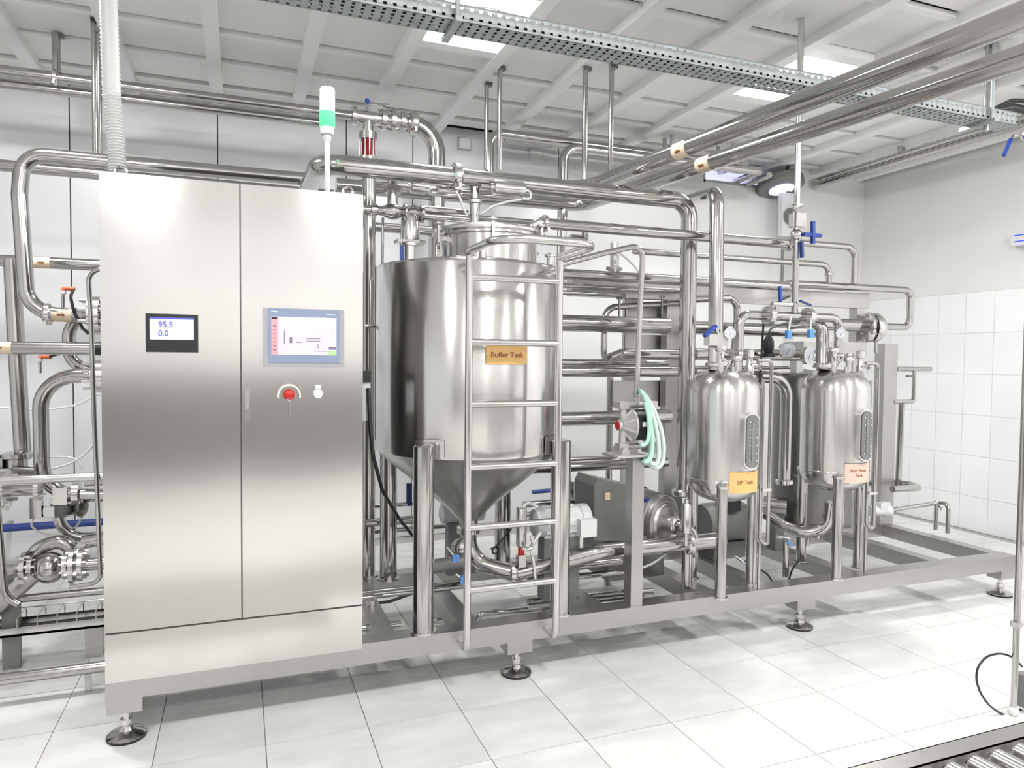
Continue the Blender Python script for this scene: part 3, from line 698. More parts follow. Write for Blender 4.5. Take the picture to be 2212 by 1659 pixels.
# ================================================================ LEFT OF THE CABINET
yl = 4.1
l1 = pipe('process_pipe', 'steel pipe looping up and over left of the cabinet then behind it', 31, [(660, 387), (232, 349), (50, 332), (42, 420), (60, 676), (160, 681)], Y=yl, bend=.13, r=rad(32, at(50, 500, Y=yl)), n=20)
P = PTS[l1.name]; clamp(l1, at(104, 679, Y=yl), (1, 0, 0), l1['r']); r = l1['r']
sticker(l1, at(112, 680, Y=yl), at(156, 681, Y=yl), r)
MB().lathe([(r, 0), (r * 1.45, .1), (r * 1.5, .2)], at(160, 681, Y=yl), (1, 0, 0), 22).build('reducer', STEEL, l1)
for q in ((206, 682),): flange(l1, at(*q, Y=yl), (1, 0, 0), r * 2.7, .05, 8)
def sensor(q, q2, Y, label, cab):
    a, b = at(*q, Y=Y), at(*q2, Y=Y)
    t = thing('sensor', label, 'sensor', b)
    MB().cyl(b, b.lerp(a, .7), .0075, 10).build('stem', STEEL, t)
    MB().lathe([(.008, 0), (.012, .004), (.012, .02)], b.lerp(a, .68), a - b, 10).build('nut', WHITEP, t)
    MB().tube([b.lerp(a, .8), a, a + V((.05, 0, 0))], .011, 10, .01).build('orange_plug', ORANGE, t)['label'] = 'orange right-angle plug'
    MB().tube([a + V((.045, 0, 0))] + [at(*c, Y=Y - .04) for c in cab], .0075, 8, .05).build('lead', BLACK, t)
sensor((137, 623), (136, 665), yl, 'orange-headed sensor with black lead on the upper left elbow pipe', [(152, 640), (160, 675), (178, 708), (192, 722)])
sensor((86, 771), (87, 806), yl - .02, 'orange-headed sensor on the lower left bend', [(108, 768), (130, 764)])
l2 = pipe('process_pipe', 'straight steel pipe crossing behind the upper left bend and cabinet top', 25, [(-160, 343), (215, 371), (720, 412)], Y=4.7, snap=True)
l3 = pipe('process_pipe', 'horizontal pipe with brown-arrow sticker high left of the cabinet', 25, [(-160, 555), (222, 563)], Y=4.5, snap=True); p = PTS[l3.name]
sticker(l3, V((at(73, 558, Y=4.5).x, 4.5, p[0].z)), V((at(109, 558, Y=4.5).x, 4.5, p[0].z)), l3['r'])
l4 = pipe('process_pipe', 'tall slightly leaning pipe at the far left, dropping from the stickered pipe', 33, [(26, 560), (36, 760), (50, 992)], Y=4.45)
l5 = pipe('process_pipe', 'horizontal pipe ending in a black coupling halfway up left of cabinet', 27, [(-160, 749), (214, 749)], Y=3.9, snap=True); p = PTS[l5.name]; r = l5['r']
sticker(l5, V((at(-40, 749, Y=3.9).x, 3.9, p[0].z)), V((at(27, 749, Y=3.9).x, 3.9, p[0].z)), r)
MB().cyl((at(207, 748, Y=3.9).x, 3.9, p[0].z), (at(226, 748, Y=3.9).x, 3.9, p[0].z), r * 1.08, 20).build('coupling', BLACK, l5)
l6 = pipe('process_pipe', 'thick pipe bending down beside the cabinet below the black coupling', 31, [(196, 811), (86, 814), (92, 1068), (235, 1070)], Y=yl, bend=.16, n=20)
r = l6['r']; MB().lathe([(r, 0), (r * 1.35, .05), (r * 1.35, .08)], at(193, 811, Y=yl), (1, 0, 0), 22).build('reducer', STEEL, l6)
flange(l6, at(213, 812, Y=yl), (1, 0, 0), r * 2.4, .05, 8)
l7 = pipe('process_pipe', 'short S-shaped pipe behind the black coupling left of cabinet', 26, [(164, 690), (148, 720), (151, 785), (196, 800)], Y=4.25, bend=.1)
l8 = pipe('small_pipe', 'slim tube rising along the cabinet left edge with a bend at top', 10, [(226, 581), (190, 583), (197, 700), (206, 960), (217, 1240)], Y=3.72, bend=.06)
# bright square rail and small pipe stubs
a, b = at(-160, 1046, Y=3.75), at(232, 1019, Y=3.75); b.z = a.z
o = MB().cyl(a, b, .02, 18).build('steel_rail', STEELB, loc=a); tag(o, 'bright round steel rail crossing at knee height left of cabinet', 'rail')
c = at(36, 1000, Y=4.4)
t = thing('butterfly_valve', 'squat steel valve under the tall leaning pipe at far left', 'valve', c)
MB().lathe([(.03, -.06), (.075, -.055), (.075, -.03), (.05, -.02), (.05, .02), (.075, .03), (.075, .05), (.05, .06)], c, (0, 0, 1), 20).build('body', STEEL, t)
MB().cbox(c + V((-.08, -.02, .0)), (.06, .06, .07)).build('actuator', STEELB, t); MB().cyl(c + V((0, -.05, -.03)), c + V((.13, -.06, -.045)), .022, 12).build('outlet', DARKST, t)
v1 = pipe('process_pipe', 'short flanged pipe just below the bright rail at far left', 25, [(-160, 1070), (84, 1055)], Y=4.0, snap=True)
flange(v1, at(10, 1058, Y=4.0), (1, 0, 0), .1, .03, 4); flange(v1, at(82, 1056, Y=4.0), (1, 0, 0), .055, .02, 4)
# shut-off group on the lower run of the thick bend
c = at(135, 1068, Y=yl)
t = thing('shutoff_valve', 'boxy clamp valve on the lower run of the thick bend', 'valve', c)
MB().cbox(c + V((0.0, -.03, .0)), (.06, .06, .085)).build('clamp_block', STEELB, t)
MB().lathe([(.045, -.02), (.06, -.015), (.06, .015), (.045, .02)], c + V((.06, 0, 0)), (1, 0, 0), 20).build('union_nut', STEELB, t)
MB().cyl(c + V((.1, -.02, .06)), c + V((.22, -.02, .06)), .022, 14).build('side_tube', STEEL, t)
c2 = at(125, 1100, Y=yl)
MB().lathe([(.036, .06), (.036, .03), (.07, .028), (.075, .0), (.07, -.03), (.036, -.032)], c2, (0, 0, 1), 8).build('hex_union', STEELB, t)
MB().ball(c2 + V((.1, 0, .01)), .05, 12, (.7, 1, 1.1)).build('bonnet', DARKST, t)
MB().cbox(c2 + V((-.085, -.02, .02)), (.05, .05, .1)).build('bracket', STEEL, t)
pipe('process_pipe', 'pipe curving from under the clamp valve toward the cabinet', 24, [(127, 1112), (134, 1164), (235, 1158)], Y=yl, bend=.12)
o = pipe('blue_pipe', 'blue painted pipe low along the back wall left of cabinet', 16, [(-160, 1152), (225, 1125)], Y=5.6, snap=True, m=NAVY)
p_ = PTS[o.name][0]; MB().box((-1.5, 5.6, p_.z - .012), (-1.47, BY, p_.z + .012)).build('wall_bracket', GALV, o)
# ball valve group
c = at(107, 1226, Y=3.95)
t = thing('ball_valve', 'large polished ball valve with bolted flanges low left of cabinet', 'valve', c)
MB().ball(c, .076, 20).build('ball_body', STEEL, t)
for dx, rr in ((-.075, .06), (-.1, .085), (.07, .065), (.1, .09), (.135, .08)): flange(t, c + V((dx, 0, .002)), (1, 0, 0), rr, .02, 8)
MB().cyl(c + V((-.42, 0, -.0)), c + V((-.1, 0, 0)), .036, 18).build('inlet', STEEL, t); MB().cyl(c + V((.13, 0, 0)), c + V((.4, 0, .0)), .031, 18).build('outlet', STEEL, t)
MB().tube([c + V((-.09, .04, .04)), c + V((-.04, .03, .1)), c + V((.05, .02, .125)), c + V((.09, .02, .08))], .034, 14, .08).build('bypass_elbow', STEEL, t)
MB().cyl(c + V((.13, .05, .1)), c + V((.4, .05, .13)), .034, 14).build('bypass_tube', STEEL, t)
c = at(22, 1262, Y=3.95)
t = thing('strainer', 'cast Y-strainer on a flat support post at far left', 'strainer', c)
MB().tube([c + V((-.3, 0, .05)), c + V((.0, 0, .03)), c + V((.16, 0, .08))], .042, 16, .1).build('body', GREYP, t)
MB().tube([c + V((.1, -.02, .05)), c + V((-.08, -.02, -.12))], .046, 14).build('basket_leg', SATIN, t)
a = at(24, 1290, Y=3.95); MB().box((a.x - .036, a.y - .015, 0), (a.x + .036, a.y + .015, a.z)).build('support_post', GREYP, t)
lp = pipe('process_pipe', 'pipe running low beneath the ball valve into the cabinet side', 17, [(32, 1294), (232, 1271)], Y=3.95, snap=True)
pipe('small_pipe', 'small drain elbow below the ball valve outlet', 9, [(150, 1268), (205, 1260), (218, 1246), (217, 1236)], Y=3.85, bend=.04)
pipe('process_pipe', 'upright dark tube at the far left picture edge', 15, [(-10, 1060), (2, 1200), (10, 1290), (40, 1305)], Y=3.8, bend=.1)
# floor cable trough with stub legs
a, b = at(-160, 1384, Y=3.95), at(232, 1332, Y=3.95); b.z = a.z
t = thing('floor_trough', 'shallow cable trough on stub legs near the floor left of cabinet', 'trough', (a + b) / 2)
MB().box((a.x, 3.9, a.z - .012), (b.x, 4.06, a.z)).build('base', SATIN, t); MB().box((a.x, 3.9, a.z - .012), (b.x, 3.906, a.z + .03)).build('side_wall', STEELB, t); MB().box((a.x, 4.054, a.z - .012), (b.x, 4.06, a.z + .03)).build('side_wall', STEELB, t)
for q, wd in ((205, .075), (25, .05)):
    x = at(q, 1390, Y=3.98).x; MB().box((x - wd / 2, 3.95, 0), (x + wd / 2, 4.01, a.z - .012)).build('leg', SATIN, t)
MB().tube([V((a.x, 3.97, a.z + .012)), V((b.x, 3.97, a.z + .012))], .012, 8).build('cable', BLACK, t)
wr_ = MB()
for k in range(9):
    x = a.x + (b.x - a.x) * (k + .5) / 9; wr_.tube([V((x, 3.9, a.z + .03)), V((x, 3.9, a.z + .075)), V((x, 4.06, a.z + .075)), V((x, 4.06, a.z + .03))], .003, 6, .01)
wr_.tube([V((a.x, 4.06, a.z + .075)), V((b.x, 4.06, a.z + .075))], .003, 6)
wr_.build('wire_guard', STEELB, t)
lo = at(110, 1452, Z=.11)
fp = pipe('process_pipe', 'bright pipe lying lowest near the floor left of cabinet', 25, [(-160, 1489), (110, 1453), (232, 1436)], Y=lo.y, snap=True)
for q in (-60, 190):
    x = at(q, 1453, Y=lo.y).x; MB().box((x - .012, lo.y - .008, 0), (x + .012, lo.y + .016, PTS[fp.name][0].z - fp['r'] * .8)).build('saddle', STEEL, fp)
for l, pts in (('upper white air hose drooping across the wall left of cabinet', [(-10, 878), (40, 885), (110, 884), (165, 876), (215, 850)]), ('white air hose rising across the wall at the cabinet edge', [(112, 1013), (150, 1002), (180, 985), (212, 950)]),
               ('white air hose arching down beside the wall joint', [(98, 987), (150, 987), (170, 995), (178, 1012)]), ('white air hose hanging in a loop over the blue pipe', [(102, 1106), (72, 1118), (66, 1135), (85, 1152), (125, 1157)]), ('white air hose hanging right of the hex union', [(160, 1097), (181, 1105), (172, 1130), (160, 1142)])):
    o = pipe('air_hose', l, 4.5, pts, Y=5.2 if '878' in str(pts) else 4.1, m=CABLEW, bend=.2, group='white air hoses', n=8, cat='hose')

# ================================================================ ABOVE AND BEHIND THE BUFFER TANK
YM = 3.48
m1 = pipe('process_pipe', 'long overhead pipe over the tank, bending down beside the small tanks', 36, [V((at(690, 352, Y=YM).x, 4.2, at(690, 352, Y=YM).z)), (690, 352, YM), (1490, 428, YM), (1476, 1066, YM)], snap=True, bend=.11, n=22)
PM = PTS[m1.name]; zm = PM[1].z; xm = PM[2].x; rm = m1['r']
clamp(m1, V((at(985, 378, Y=YM).x, YM, zm)), (1, 0, 0), rm)
clamp(m1, V((xm, YM, at(1474, 1064, Y=YM).z)), (0, 0, 1), rm)
# tee down to the manway lid with an air-actuated valve
xt = at(1026, 400, Y=YM).x
MB().cyl((xt, YM, zm), (xt, YM, zm - .11), .024, 16).build('branch', STEEL, m1)
clamp(m1, (xt, YM, zm - .115), (0, 0, 1), .026)
MB().lathe([(.027, 0), (.027, -.03), (.017, -.12), (.017, -.2), (.03, -.2), (.03, -.215), (.02, -.22)], (xt, YM, zm - .12), (0, 0, 1), 18).build('lid_nozzle', STEELB, m1)
def actuator(q0, q1, Y, wd, label):
    a, b = at(*q0, Y=Y), at(*q1, Y=Y); b.z = a.z; r = rad(wd, a); d = (b - a).normalized(); L = (b - a).length
    t = thing('actuator', label, 'actuator', (a + b) / 2)
    MB().lathe([(r * .5, 0), (r * .5, L * .08), (r * .96, L * .1), (r, L * .13), (r, L * .9), (r * .93, L * .95), (r * .4, L)], a, d, 26).build('cylinder', STEELB, t)
    MB().lathe([(r * .3, 0), (r * .3, .05)], a - d * .05, d, 14).build('neck', STEEL, t)
    MB().tube([b - d * .01, b + d * .03, b + d * .035 + V((0, 0, -r)), b - d * .02 + V((0, -.01, -r * 1.05))], .007, 8, .02).build('air_elbow', WHITEP, t); return t
actuator((1058, 404), (1134, 411), YM - .06, 36, 'horizontal steel air actuator right of the lid nozzle')
actuator((998, 414), (942, 408), YM + .1, 26, 'smaller steel air actuator left of the lid nozzle')
actuator((880, 402), (958, 410), YM + .25, 30, 'steel air actuator half hidden below the long overhead pipe')
for l, pts in (('white air tube from the left actuator down to the lid', [(985, 412), (995, 430), (1004, 458), (1010, 466)]), ('white air tube from the right actuator curling to the nozzle', [(1126, 431), (1095, 436), (1062, 446), (1040, 462)])):
    pipe('air_hose', l, 5.5, pts, Y=YM - .07, m=CABLEW, bend=.2, group='white air tubes at the actuators', n=8, cat='hose')
# valve run at the left of the tank
yv = 3.62
vr = thing('valve_run', 'stout steel valve run with downward sight body left above the tank', 'valve', at(880, 460, Y=yv))
z = at(860, 458, Y=yv).z; X = lambda px, py=458: at(px, py, Y=yv).x
MB().lathe([(.02, 0), (.02, X(800) - X(785)), (.03, X(802) - X(785)), (.03, X(814) - X(785)), (.022, X(816) - X(785)), (.024, X(826) - X(785)), (.043, X(845) - X(785)), (.04, X(855) - X(785)), (.024, X(868) - X(785)), (.046, X(872) - X(785)), (.046, X(876) - X(785)), (.033, X(882) - X(785)), (.044, X(895) - X(785)), (.033, X(905) - X(785)), (.046, X(908) - X(785)), (.046, X(914) - X(785)), (.02, X(916) - X(785))], (X(785), yv, z), (1, 0, 0), 24).build('run_body', STEEL, vr)
xs = X(886); zb = at(886, 520, Y=yv).z
MB().lathe([(.03, z), (.047, z - .03), (.05, zb + .02), (.05, zb)], (xs, yv, 0), (0, 0, 1), 26).build('sight_body', STEELB, vr)
MB().cbox((xs, yv, zb - .008), (.15, .09, .014)).build('clamp_plate', STEEL, vr)
MB().lathe([(.03, zb), (.03, zb - .03), (.022, zb - .05), (.022, zb - .18)], (xs, yv, 0), (0, 0, 1), 18).build('drop_tube', STEEL, vr)
MB().box((xs - .055, yv - .03, zb - .16), (xs - .03, yv - .005, zb - .02)).build('lever', BLUE, vr)['label'] = 'blue flat lever'
MB().cyl((X(848), yv, z), (X(848), yv, zm), .026, 18).build('riser', STEEL, vr)
MB().lathe([(.032, -.02), (.045, -.018), (.045, .018), (.032, .02)], (X(848), yv, at(848, 410, Y=yv).z), (0, 0, 1), 8).build('hex_union', STEELB, vr)
pipe('process_pipe', 'front pipe leaving the valve run toward the tank lid', 18, [(910, 452), (1010, 461)], Y=yv, snap=True)
pipe('process_pipe', 'pipe just below the valve run outlet heading right', 12, [(905, 468), (1160, 486)], Y=yv + .08, snap=True)
pipe('process_pipe', 'horizontal pipe behind the sight body left of the tank lid', 20, [(795, 489), (960, 498)], Y=4.1, snap=True)
pipe('small_pipe', 'slim vertical rod between cabinet and sight body', 6, [(827, 470), (826, 575)], Y=3.75)
pipe('process_pipe', 'vertical pipe dropping behind the tank left of the lid', 28, [(944, 405), (943, 640)], Y=4.1, snap=True)
pst = pipe('frame_post', 'tall round frame post between the cabinet and the buffer tank', 29, [(797, 388), (800, 1275)], Y=3.98, snap=True, cat='post')
P = PTS[pst.name]; pst_x = P[0].x
MB().lathe([(.06, SZ1), (.06, SZ1 + .01), (.03, SZ1 + .012)], (pst_x, 3.98, 0), (0, 0, 1), 18).build('foot_plate', STEELB, pst)
MB().cyl((pst_x, 3.98, SZ1), (pst_x, 3.98, P[-1].z + .02), pst['r'], 18).build('lower_sleeve', STEEL, pst)
pipe('small_pipe', 'thin level gauge tube along the left edge of the buffer tank', 7, [(812, 575), (812, 700), (812, 950)], Y=3.62)
o = pipe('tie_bar', 'short tie bar between the frame post and the buffer tank', 9, [(788, 704), (818, 704)], Y=3.6, cat='bar')
# second set of the thick pipes' runs behind the tank
pipe('process_pipe', 'thin pipe below the thick overhead runs behind the tank', 9, [(780, 448), (1215, 480)], Y=4.12, snap=True)
pipe('process_pipe', 'upper rear pipe behind the actuators', 12, [(790, 398), (1240, 432)], Y=4.1, snap=True)
v2 = pipe('process_pipe', 'vertical pipe from the overhead bend down behind the ladder hoop', 15, [(1217, 440), (1216, 620)], Y=4.42, snap=True)
# level pipe from the tank lid across to the valve column
yc = 3.3
h1 = pipe('process_pipe', 'horizontal pipe from the tank lid across to the blue valve column', 21, [(1168, 482), (1716, 506)], Y=yc, snap=True, n=18)
ph = PTS[h1.name]; clamp(h1, ph[0] + V((.02, 0, 0)), (1, 0, 0), h1['r']); clamp(h1, V((at(1704, 505, Y=yc).x, yc, ph[0].z)), (1, 0, 0), h1['r'])
MB().tube([ph[0] + V((.0, 0, 0)), ph[0] + V((-.03, 0, 0)), ph[0] + V((-.04, .03, -.09))], h1['r'], 14, .04).build('elbow', STEELB, h1)
# air-valve and spray hose on the roof right of the lid
c = at(1265, 530, Y=3.5)
t = thing('sampling_valve', 'small dark-knobbed valve standing right of the tank lid', 'valve', c)
MB().cyl(at(1264, 520, Y=3.5), at(1264, 500, Y=3.5), .018, 12).build('knob', DARKST, t); MB().cbox(at(1245, 512, Y=3.5), (.07, .03, .02)).build('body', STEEL, t)
MB().cyl(at(1262, 520, Y=3.5), at(1258, 560, Y=3.5), .01, 10).build('stem', STEEL, t)
hy = pipe('small_pipe', 'thin pipe rising from the diaphragm pump and bending over to the tank', 12, [(1210, 572), (1300, 548), (1389, 528), (1375, 850)], Y=3.06, bend=.05)
# hose elbow run at the tank's right
c = at(1326, 560, Y=3.7)
t = thing('diaphragm_valve', 'upright steel diaphragm valve on the back pipes right of ladder', 'valve', c)
a, b = at(1327, 540, Y=3.7), at(1327, 575, Y=3.7)
MB().lathe([(.02, -.07), (.026, -.065), (.026, -.01), (.022, 0), (.034, .005), (.038, .02), (.03, .035), (.016, .05)], b, (0, 0, -1), 20).build('body', STEELB, t)
MB().cyl(b + V((-.05, 0, -.015)), b + V((.05, 0, -.015)), .01, 8).build('wing_bolts', STEEL, t); MB().cyl(a + V((0, 0, -.02)), a + V((0, 0, .04)), .024, 16).build('bonnet', STEELB, t)
pipe('air_hose', 'white air tube slanting down right of the diaphragm valve', 5, [(1335, 543), (1350, 555), (1372, 575), (1385, 596)], Y=3.7, m=CABLEW, bend=.2, n=8, cat='hose', group='white air tubes at the actuators')

# ================================================================ HEAT EXCHANGER PIPEWORK (rear rack)
YB = 3.85
rack = thing('rear_rack', 'square-tube steel rack carrying the rear pipework', 'rack', (3.4, 4.0, SZ1))
def post(px0, px1, py0, Y, d=.07, name='upright', m=SATIN):
    a, b = at(px0, py0, Y=Y), at(px1, py0, Y=Y)
    MB().box((a.x, Y, SZ1), (b.x, Y + d, a.z)).build(name, m, rack); return a, b
post(1442, 1482, 640, 3.96)
post(1852, 1872, 640, 3.94)
post(1912, 1940, 742, 3.94, .09)
post(1350, 1384, 640, 4.1, .03)
a, b = at(1235, 633, Y=3.94), at(1876, 640, Y=3.94)
MB().box((a.x, 3.932, b.z - .09), (b.x + .003, 4.014, b.z + .02)).build('top_beam', SATIN, rack)
a, b = at(1352, 652, Y=4.08), at(1480, 652, Y=4.08); MB().box((a.x, 4.06, at(1352, 700, Y=4.08).z), (b.x, 4.08, a.z)).build('gusset_plate', SATIN, rack)
a, b = at(1350, 722, Y=4.08), at(1450, 760, Y=4.08); MB().box((a.x, 4.06, b.z), (b.x, 4.08, a.z)).build('gusset_plate', SATIN, rack)
a, b = at(1325, 822, Y=4.05), at(1480, 1010, Y=4.05); MB().box((a.x, 4.04, at(1325, 880, Y=4.05).z), (b.x, 4.05, a.z)).build('gusset_plate', SATIN, rack)
MB().prism([at(1325, 822, Y=4.0), at(1348, 822, Y=4.0), at(1348, 832, Y=4.0), at(1335, 834, Y=4.0), at(1346, 868, Y=4.0), at(1325, 868, Y=4.0)], (0, .012, 0)).build('gusset_plate', SATIN, rack)
for k, (l, w, pts, Y) in enumerate((
    ('topmost thick rear pipe right of the ladder, ending at the right bend', 22, [(1130, 587), (1478, 603), (1700, 612)], YB - .1),
    ('second rear pipe directly under the topmost thick one', 12, [(1130, 612), (1476, 627)], YB + .02),
    ('slim rear pipe below the second one, right of ladder', 10, [(1130, 628), (1350, 637)], YB - .02),
    ('widest rear heat exchanger tube right of the ladder', 35, [(1130, 695), (1400, 699), (1442, 700)], YB),
    ('paired dark rear pipe just above the bright lower tube', 18, [(1130, 784), (1440, 785)], YB + .06),
    ('bright rear tube at the tanks\' shoulder height right of ladder', 24, [(1130, 802), (1470, 801)], YB - .04),
    ('rear pipe passing behind the diaphragm pump', 30, [(1130, 907), (1445, 897)], YB),
    ('thin rear pipe above the lowest bright tube, ending in a bend by the pump', 9, [(1130, 997), (1328, 985)], YB - .05),
    ('lowest bright rear tube behind the pump post', 21, [(1130, 1014), (1440, 1000)], YB),
    ('rear pipe partly hidden below the lowest bright tube', 14, [(1130, 1090), (1300, 1078)], YB),
    ('second hidden rear pipe above the white motor', 12, [(1130, 1112), (1300, 1100)], YB + .03))):
    q = pipe('process_pipe', l, w, pts, Y=Y, snap=True)
for l, w, pts, Y in (('dark elbow pipe turning down between the rear tubes', 14, [(1478, 655), (1306, 664), (1304, 772), (1322, 790)], YB + .12), ('stout dark pipe with T-bolts starting at the rear elbow', 24, [(1318, 775), (1345, 764), (1470, 766)], YB - .1)):
    q = pipe('process_pipe', l, w, pts, Y=Y, bend=.09, m=STEEL)
    if 'stout' in l or 'elbow' in l:
        for s in ((1338, 664), (1430, 660)) if 'elbow' in l else ((1334, 764), (1425, 764)):
            c = at(*s, Y=Y); mb = MB().cyl(c + V((0, 0, -.055)), c + V((0, 0, .055)), .007, 8); mb.cyl(c + V((-.018, 0, .055)), c + V((.018, 0, .055)), .006, 6); mb.build('tee_bolt', DARKST, q)
for l, w, q0, q1, Y in (('round rear upright behind the diaphragm pump', 14, (1318, 815), (1316, 985), 4.1), ('rear upright left of the grey pump cover', 13, (1235, 1040), (1232, 1200), 4.1), ('dark upright behind the white motor', 16, (1197, 1010), (1193, 1250), 3.9)):
    a = at(*q0, Y=Y); pipe('frame_post', l, w, [a, V((a.x, Y, SZ1 if Y < 4.05 else 0))], cat='post')
o = pipe('blue_pipe', 'blue painted pipe end visible behind the white motor', 9, [(1150, 1063), (1230, 1056), (1290, 1048)], Y=5.6, m=NAVY)
p_ = PTS[o.name][1]; MB().box((p_.x - .015, 5.6, p_.z - .012), (p_.x + .015, BY, p_.z + .012)).build('wall_bracket', GALV, o)
o = pipe('blue_pipe', 'short blue pipe upright behind the tank leg', 13, [(884, 1044), (884, 1092)], Y=4.0, m=NAVY)
# ---- right-hand loops
r1 = pipe('process_pipe', 'upper rear pipe bending down at a clamp near the corner pier', 13, [(1368, 542), (1791, 569), (1790, 612)], Y=YB, snap=True, bend=.07)
clamp(r1, V((PTS[r1.name][-1].x, YB, at(1788, 592, Y=YB).z)), (0, 0, 1), r1['r'])
r2 = pipe('process_pipe', 'long rear pipe with a square return loop at the right wall end', 15, [(1700, 612), (1967, 626), (1958, 707), (1895, 705)], Y=YB, snap=True, bend=.06)
r3 = pipe('process_pipe', 'rear pipe from the blue valve bending down to the long loop', 14, [(1722, 524), (1847, 533), (1846, 612)], Y=YB - .06, snap=True, bend=.08)
pipe('small_pipe', 'slim pipe under the long loop with a white coupling', 8, [(1724, 625), (1820, 627)], Y=YB - .08, snap=True)
h2 = pipe('process_pipe', 'thick rear tube between the two small tanks\' feed pipes', 27, [(1490, 708), (1740, 714), (1760, 714)], Y=YB, snap=True)
pipe('process_pipe', 'rear tube end running into the bolted flange on the right', 26, [(1755, 700), (1900, 703)], Y=YB + .02, snap=True)
c = at(1893, 708, Y=YB)
t = thing('end_flange', 'large bolted end flange with dark bore right of the rack', 'flange', c)
MB().lathe([(.05, -.03), (.105, -.028), (.105, .0), (.085, .03), (.05, .06)], c, (1, -.4, 0), 28).build('ring', STEELB, t)
MB().lathe([(.001, 0), (.06, 0), (.06, .01), (.001, .01)], c + V((-.03, .012, 0)), (-1, .4, 0), 24).build('bore', DARK, t)
flange(t, c + V((-.06, .02, 0)), (1, -.4, 0), .11, .02, 6)
MB().cyl(c + V((0, 0, -.1)), c + V((0, 0, -.18)), .014, 10).build('drain_stub', STEEL, t)
r4 = pipe('process_pipe', 'horizontal tube carrying the two large dials', 25, [(1500, 765), (1640, 763), (1772, 767)], Y=3.6, snap=True)
z4 = PTS[r4.name][0].z
for q, d, r_, l in (((1701, 757), (-.2, -1, .1), .052, ''), ((1747, 768), (.25, -1, 0), .056, '')):
    c = at(*q, Y=3.5); g = gauge(r4, c, d, r_); MB().cyl(c - V(d) * .02, V((c.x, 3.6, z4)), .012, 10).build('gauge_stem', STEEL, r4)
pipe('process_pipe', 'dark rear pipe below the dial tube behind the small tanks', 20, [(1500, 800), (1700, 800)], Y=3.7, snap=True)
el = pipe('process_pipe', 'elbow pipe dropping from the dial tube between the small tanks', 25, [(1640, 815), (1700, 818), (1704, 1046)], Y=3.62, snap=True, bend=.13)
clamp(el, V((PTS[el.name][-1].x, 3.62, at(1703, 1040, Y=3.62).z)), (0, 0, 1), el['r'])
pipe('process_pipe', 'bend standing behind the left small tank\'s blue-handled valve', 15, [(1500, 647), (1592, 643), (1592, 700), (1578, 815)], Y=3.75, bend=.08)
# right end group by the wall
pipe('process_pipe', 'pale pipe stub pointing at the right wall', 10, [(1936, 797), (2010, 795)], Y=3.95, snap=True)
pipe('process_pipe', 'second pale pipe stub lower beside the right wall', 10, [(1930, 868), (1972, 866)], Y=3.95, snap=True)
q = pipe('small_pipe', 'thin vertical link with a tap between the two pale stubs', 8, [(1975, 800), (1973, 866)], Y=3.95, snap=True); c = at(1972, 812, Y=3.95); MB().cbox(c + V((-.03, 0, 0)), (.07, .02, .016)).build('tap', DARKST, q)
pipe('process_pipe', 'slim upright at the far right end of the rack', 13, [(1948, 870), (1940, 1050)], Y=3.95)
P = [at(1928, 1057, Y=3.8), at(1985, 1054, Y=3.8)]; P += [P[-1] + V((.08, .12, 0)), P[-1] + V((-.02, .26, 0)), P[0] + V((0, .26, 0))]
pipe('process_pipe', 'horizontal U-loop pipe at the far right end of the rack', 14, P, bend=.08)
c = at(1914, 1103, Y=3.75)
t = thing('float_valve', 'white plastic ball valve right of the hot water tank', 'valve', c)
MB().ball(c, .05, 16).build('ball_body', WHITEP, t); MB().cbox(c + V((-.045, -.01, .04)), (.09, .05, .05)).build('cap', WHITEP, t); MB().cyl(c + V((-.16, .0, .01)), c, .036, 16).build('neck', WHITEP, t)
hr = pipe('small_pipe', 'low handrail-like pipe with two drops at the frame\'s right end', 9, [at(1926, 1102, Y=3.75), at(2027, 1086, Y=3.7), at(2049, 1088, Y=3.6), V((at(2049, 1088, Y=3.6).x, 3.6, SZ1))], bend=.05)
b = at(2023, 1088, Y=3.7); MB().cyl(b, (b.x, b.y, SZ1), hr['r'], 10).build('drop_leg', STEEL, hr); clamp(hr, b, (1, 0, 0), hr['r'] * 1.1)
# tall insulated vessel behind the hot water tank
xa, xb_ = at(1692, 900, Y=3.75).x, at(1800, 900, Y=3.75).x
t = thing('storage_vessel', 'dark tall steel vessel standing behind the hot water tank', 'tank', (xa + .24, 3.78, SZ1))
MB().lathe([(.001, .33), (.16, .33), (.2, .36), (.2, 1.38), (.19, 1.41), (.001, 1.44)], (xa + .22, 3.8, 0), (0, 0, 1), 48).build('shell', DARKST, t)
for a_ in (0, 2.1, 4.2): MB().cyl((xa + .22 + .15 * math.cos(a_), 3.8 + .15 * math.sin(a_), SZ1), (xa + .22 + .15 * math.cos(a_), 3.8 + .15 * math.sin(a_), .36), .022, 12).build('leg', STEEL, t)
a, b = at(1703, 738, Y=3.8), at(1838, 738, Y=3.8); MB().box((a.x, 3.66, a.z - .09), (b.x, 3.8, a.z)).build('top_plate', SATIN, t)
MB().box((a.x, 3.72, 1.4), (a.x + .06, 3.78, a.z - .06)).build('top_bracket', SATIN, t); MB().box((b.x - .06, 3.72, 1.0), (b.x, 3.78, a.z - .06)).build('top_bracket', SATIN, t)

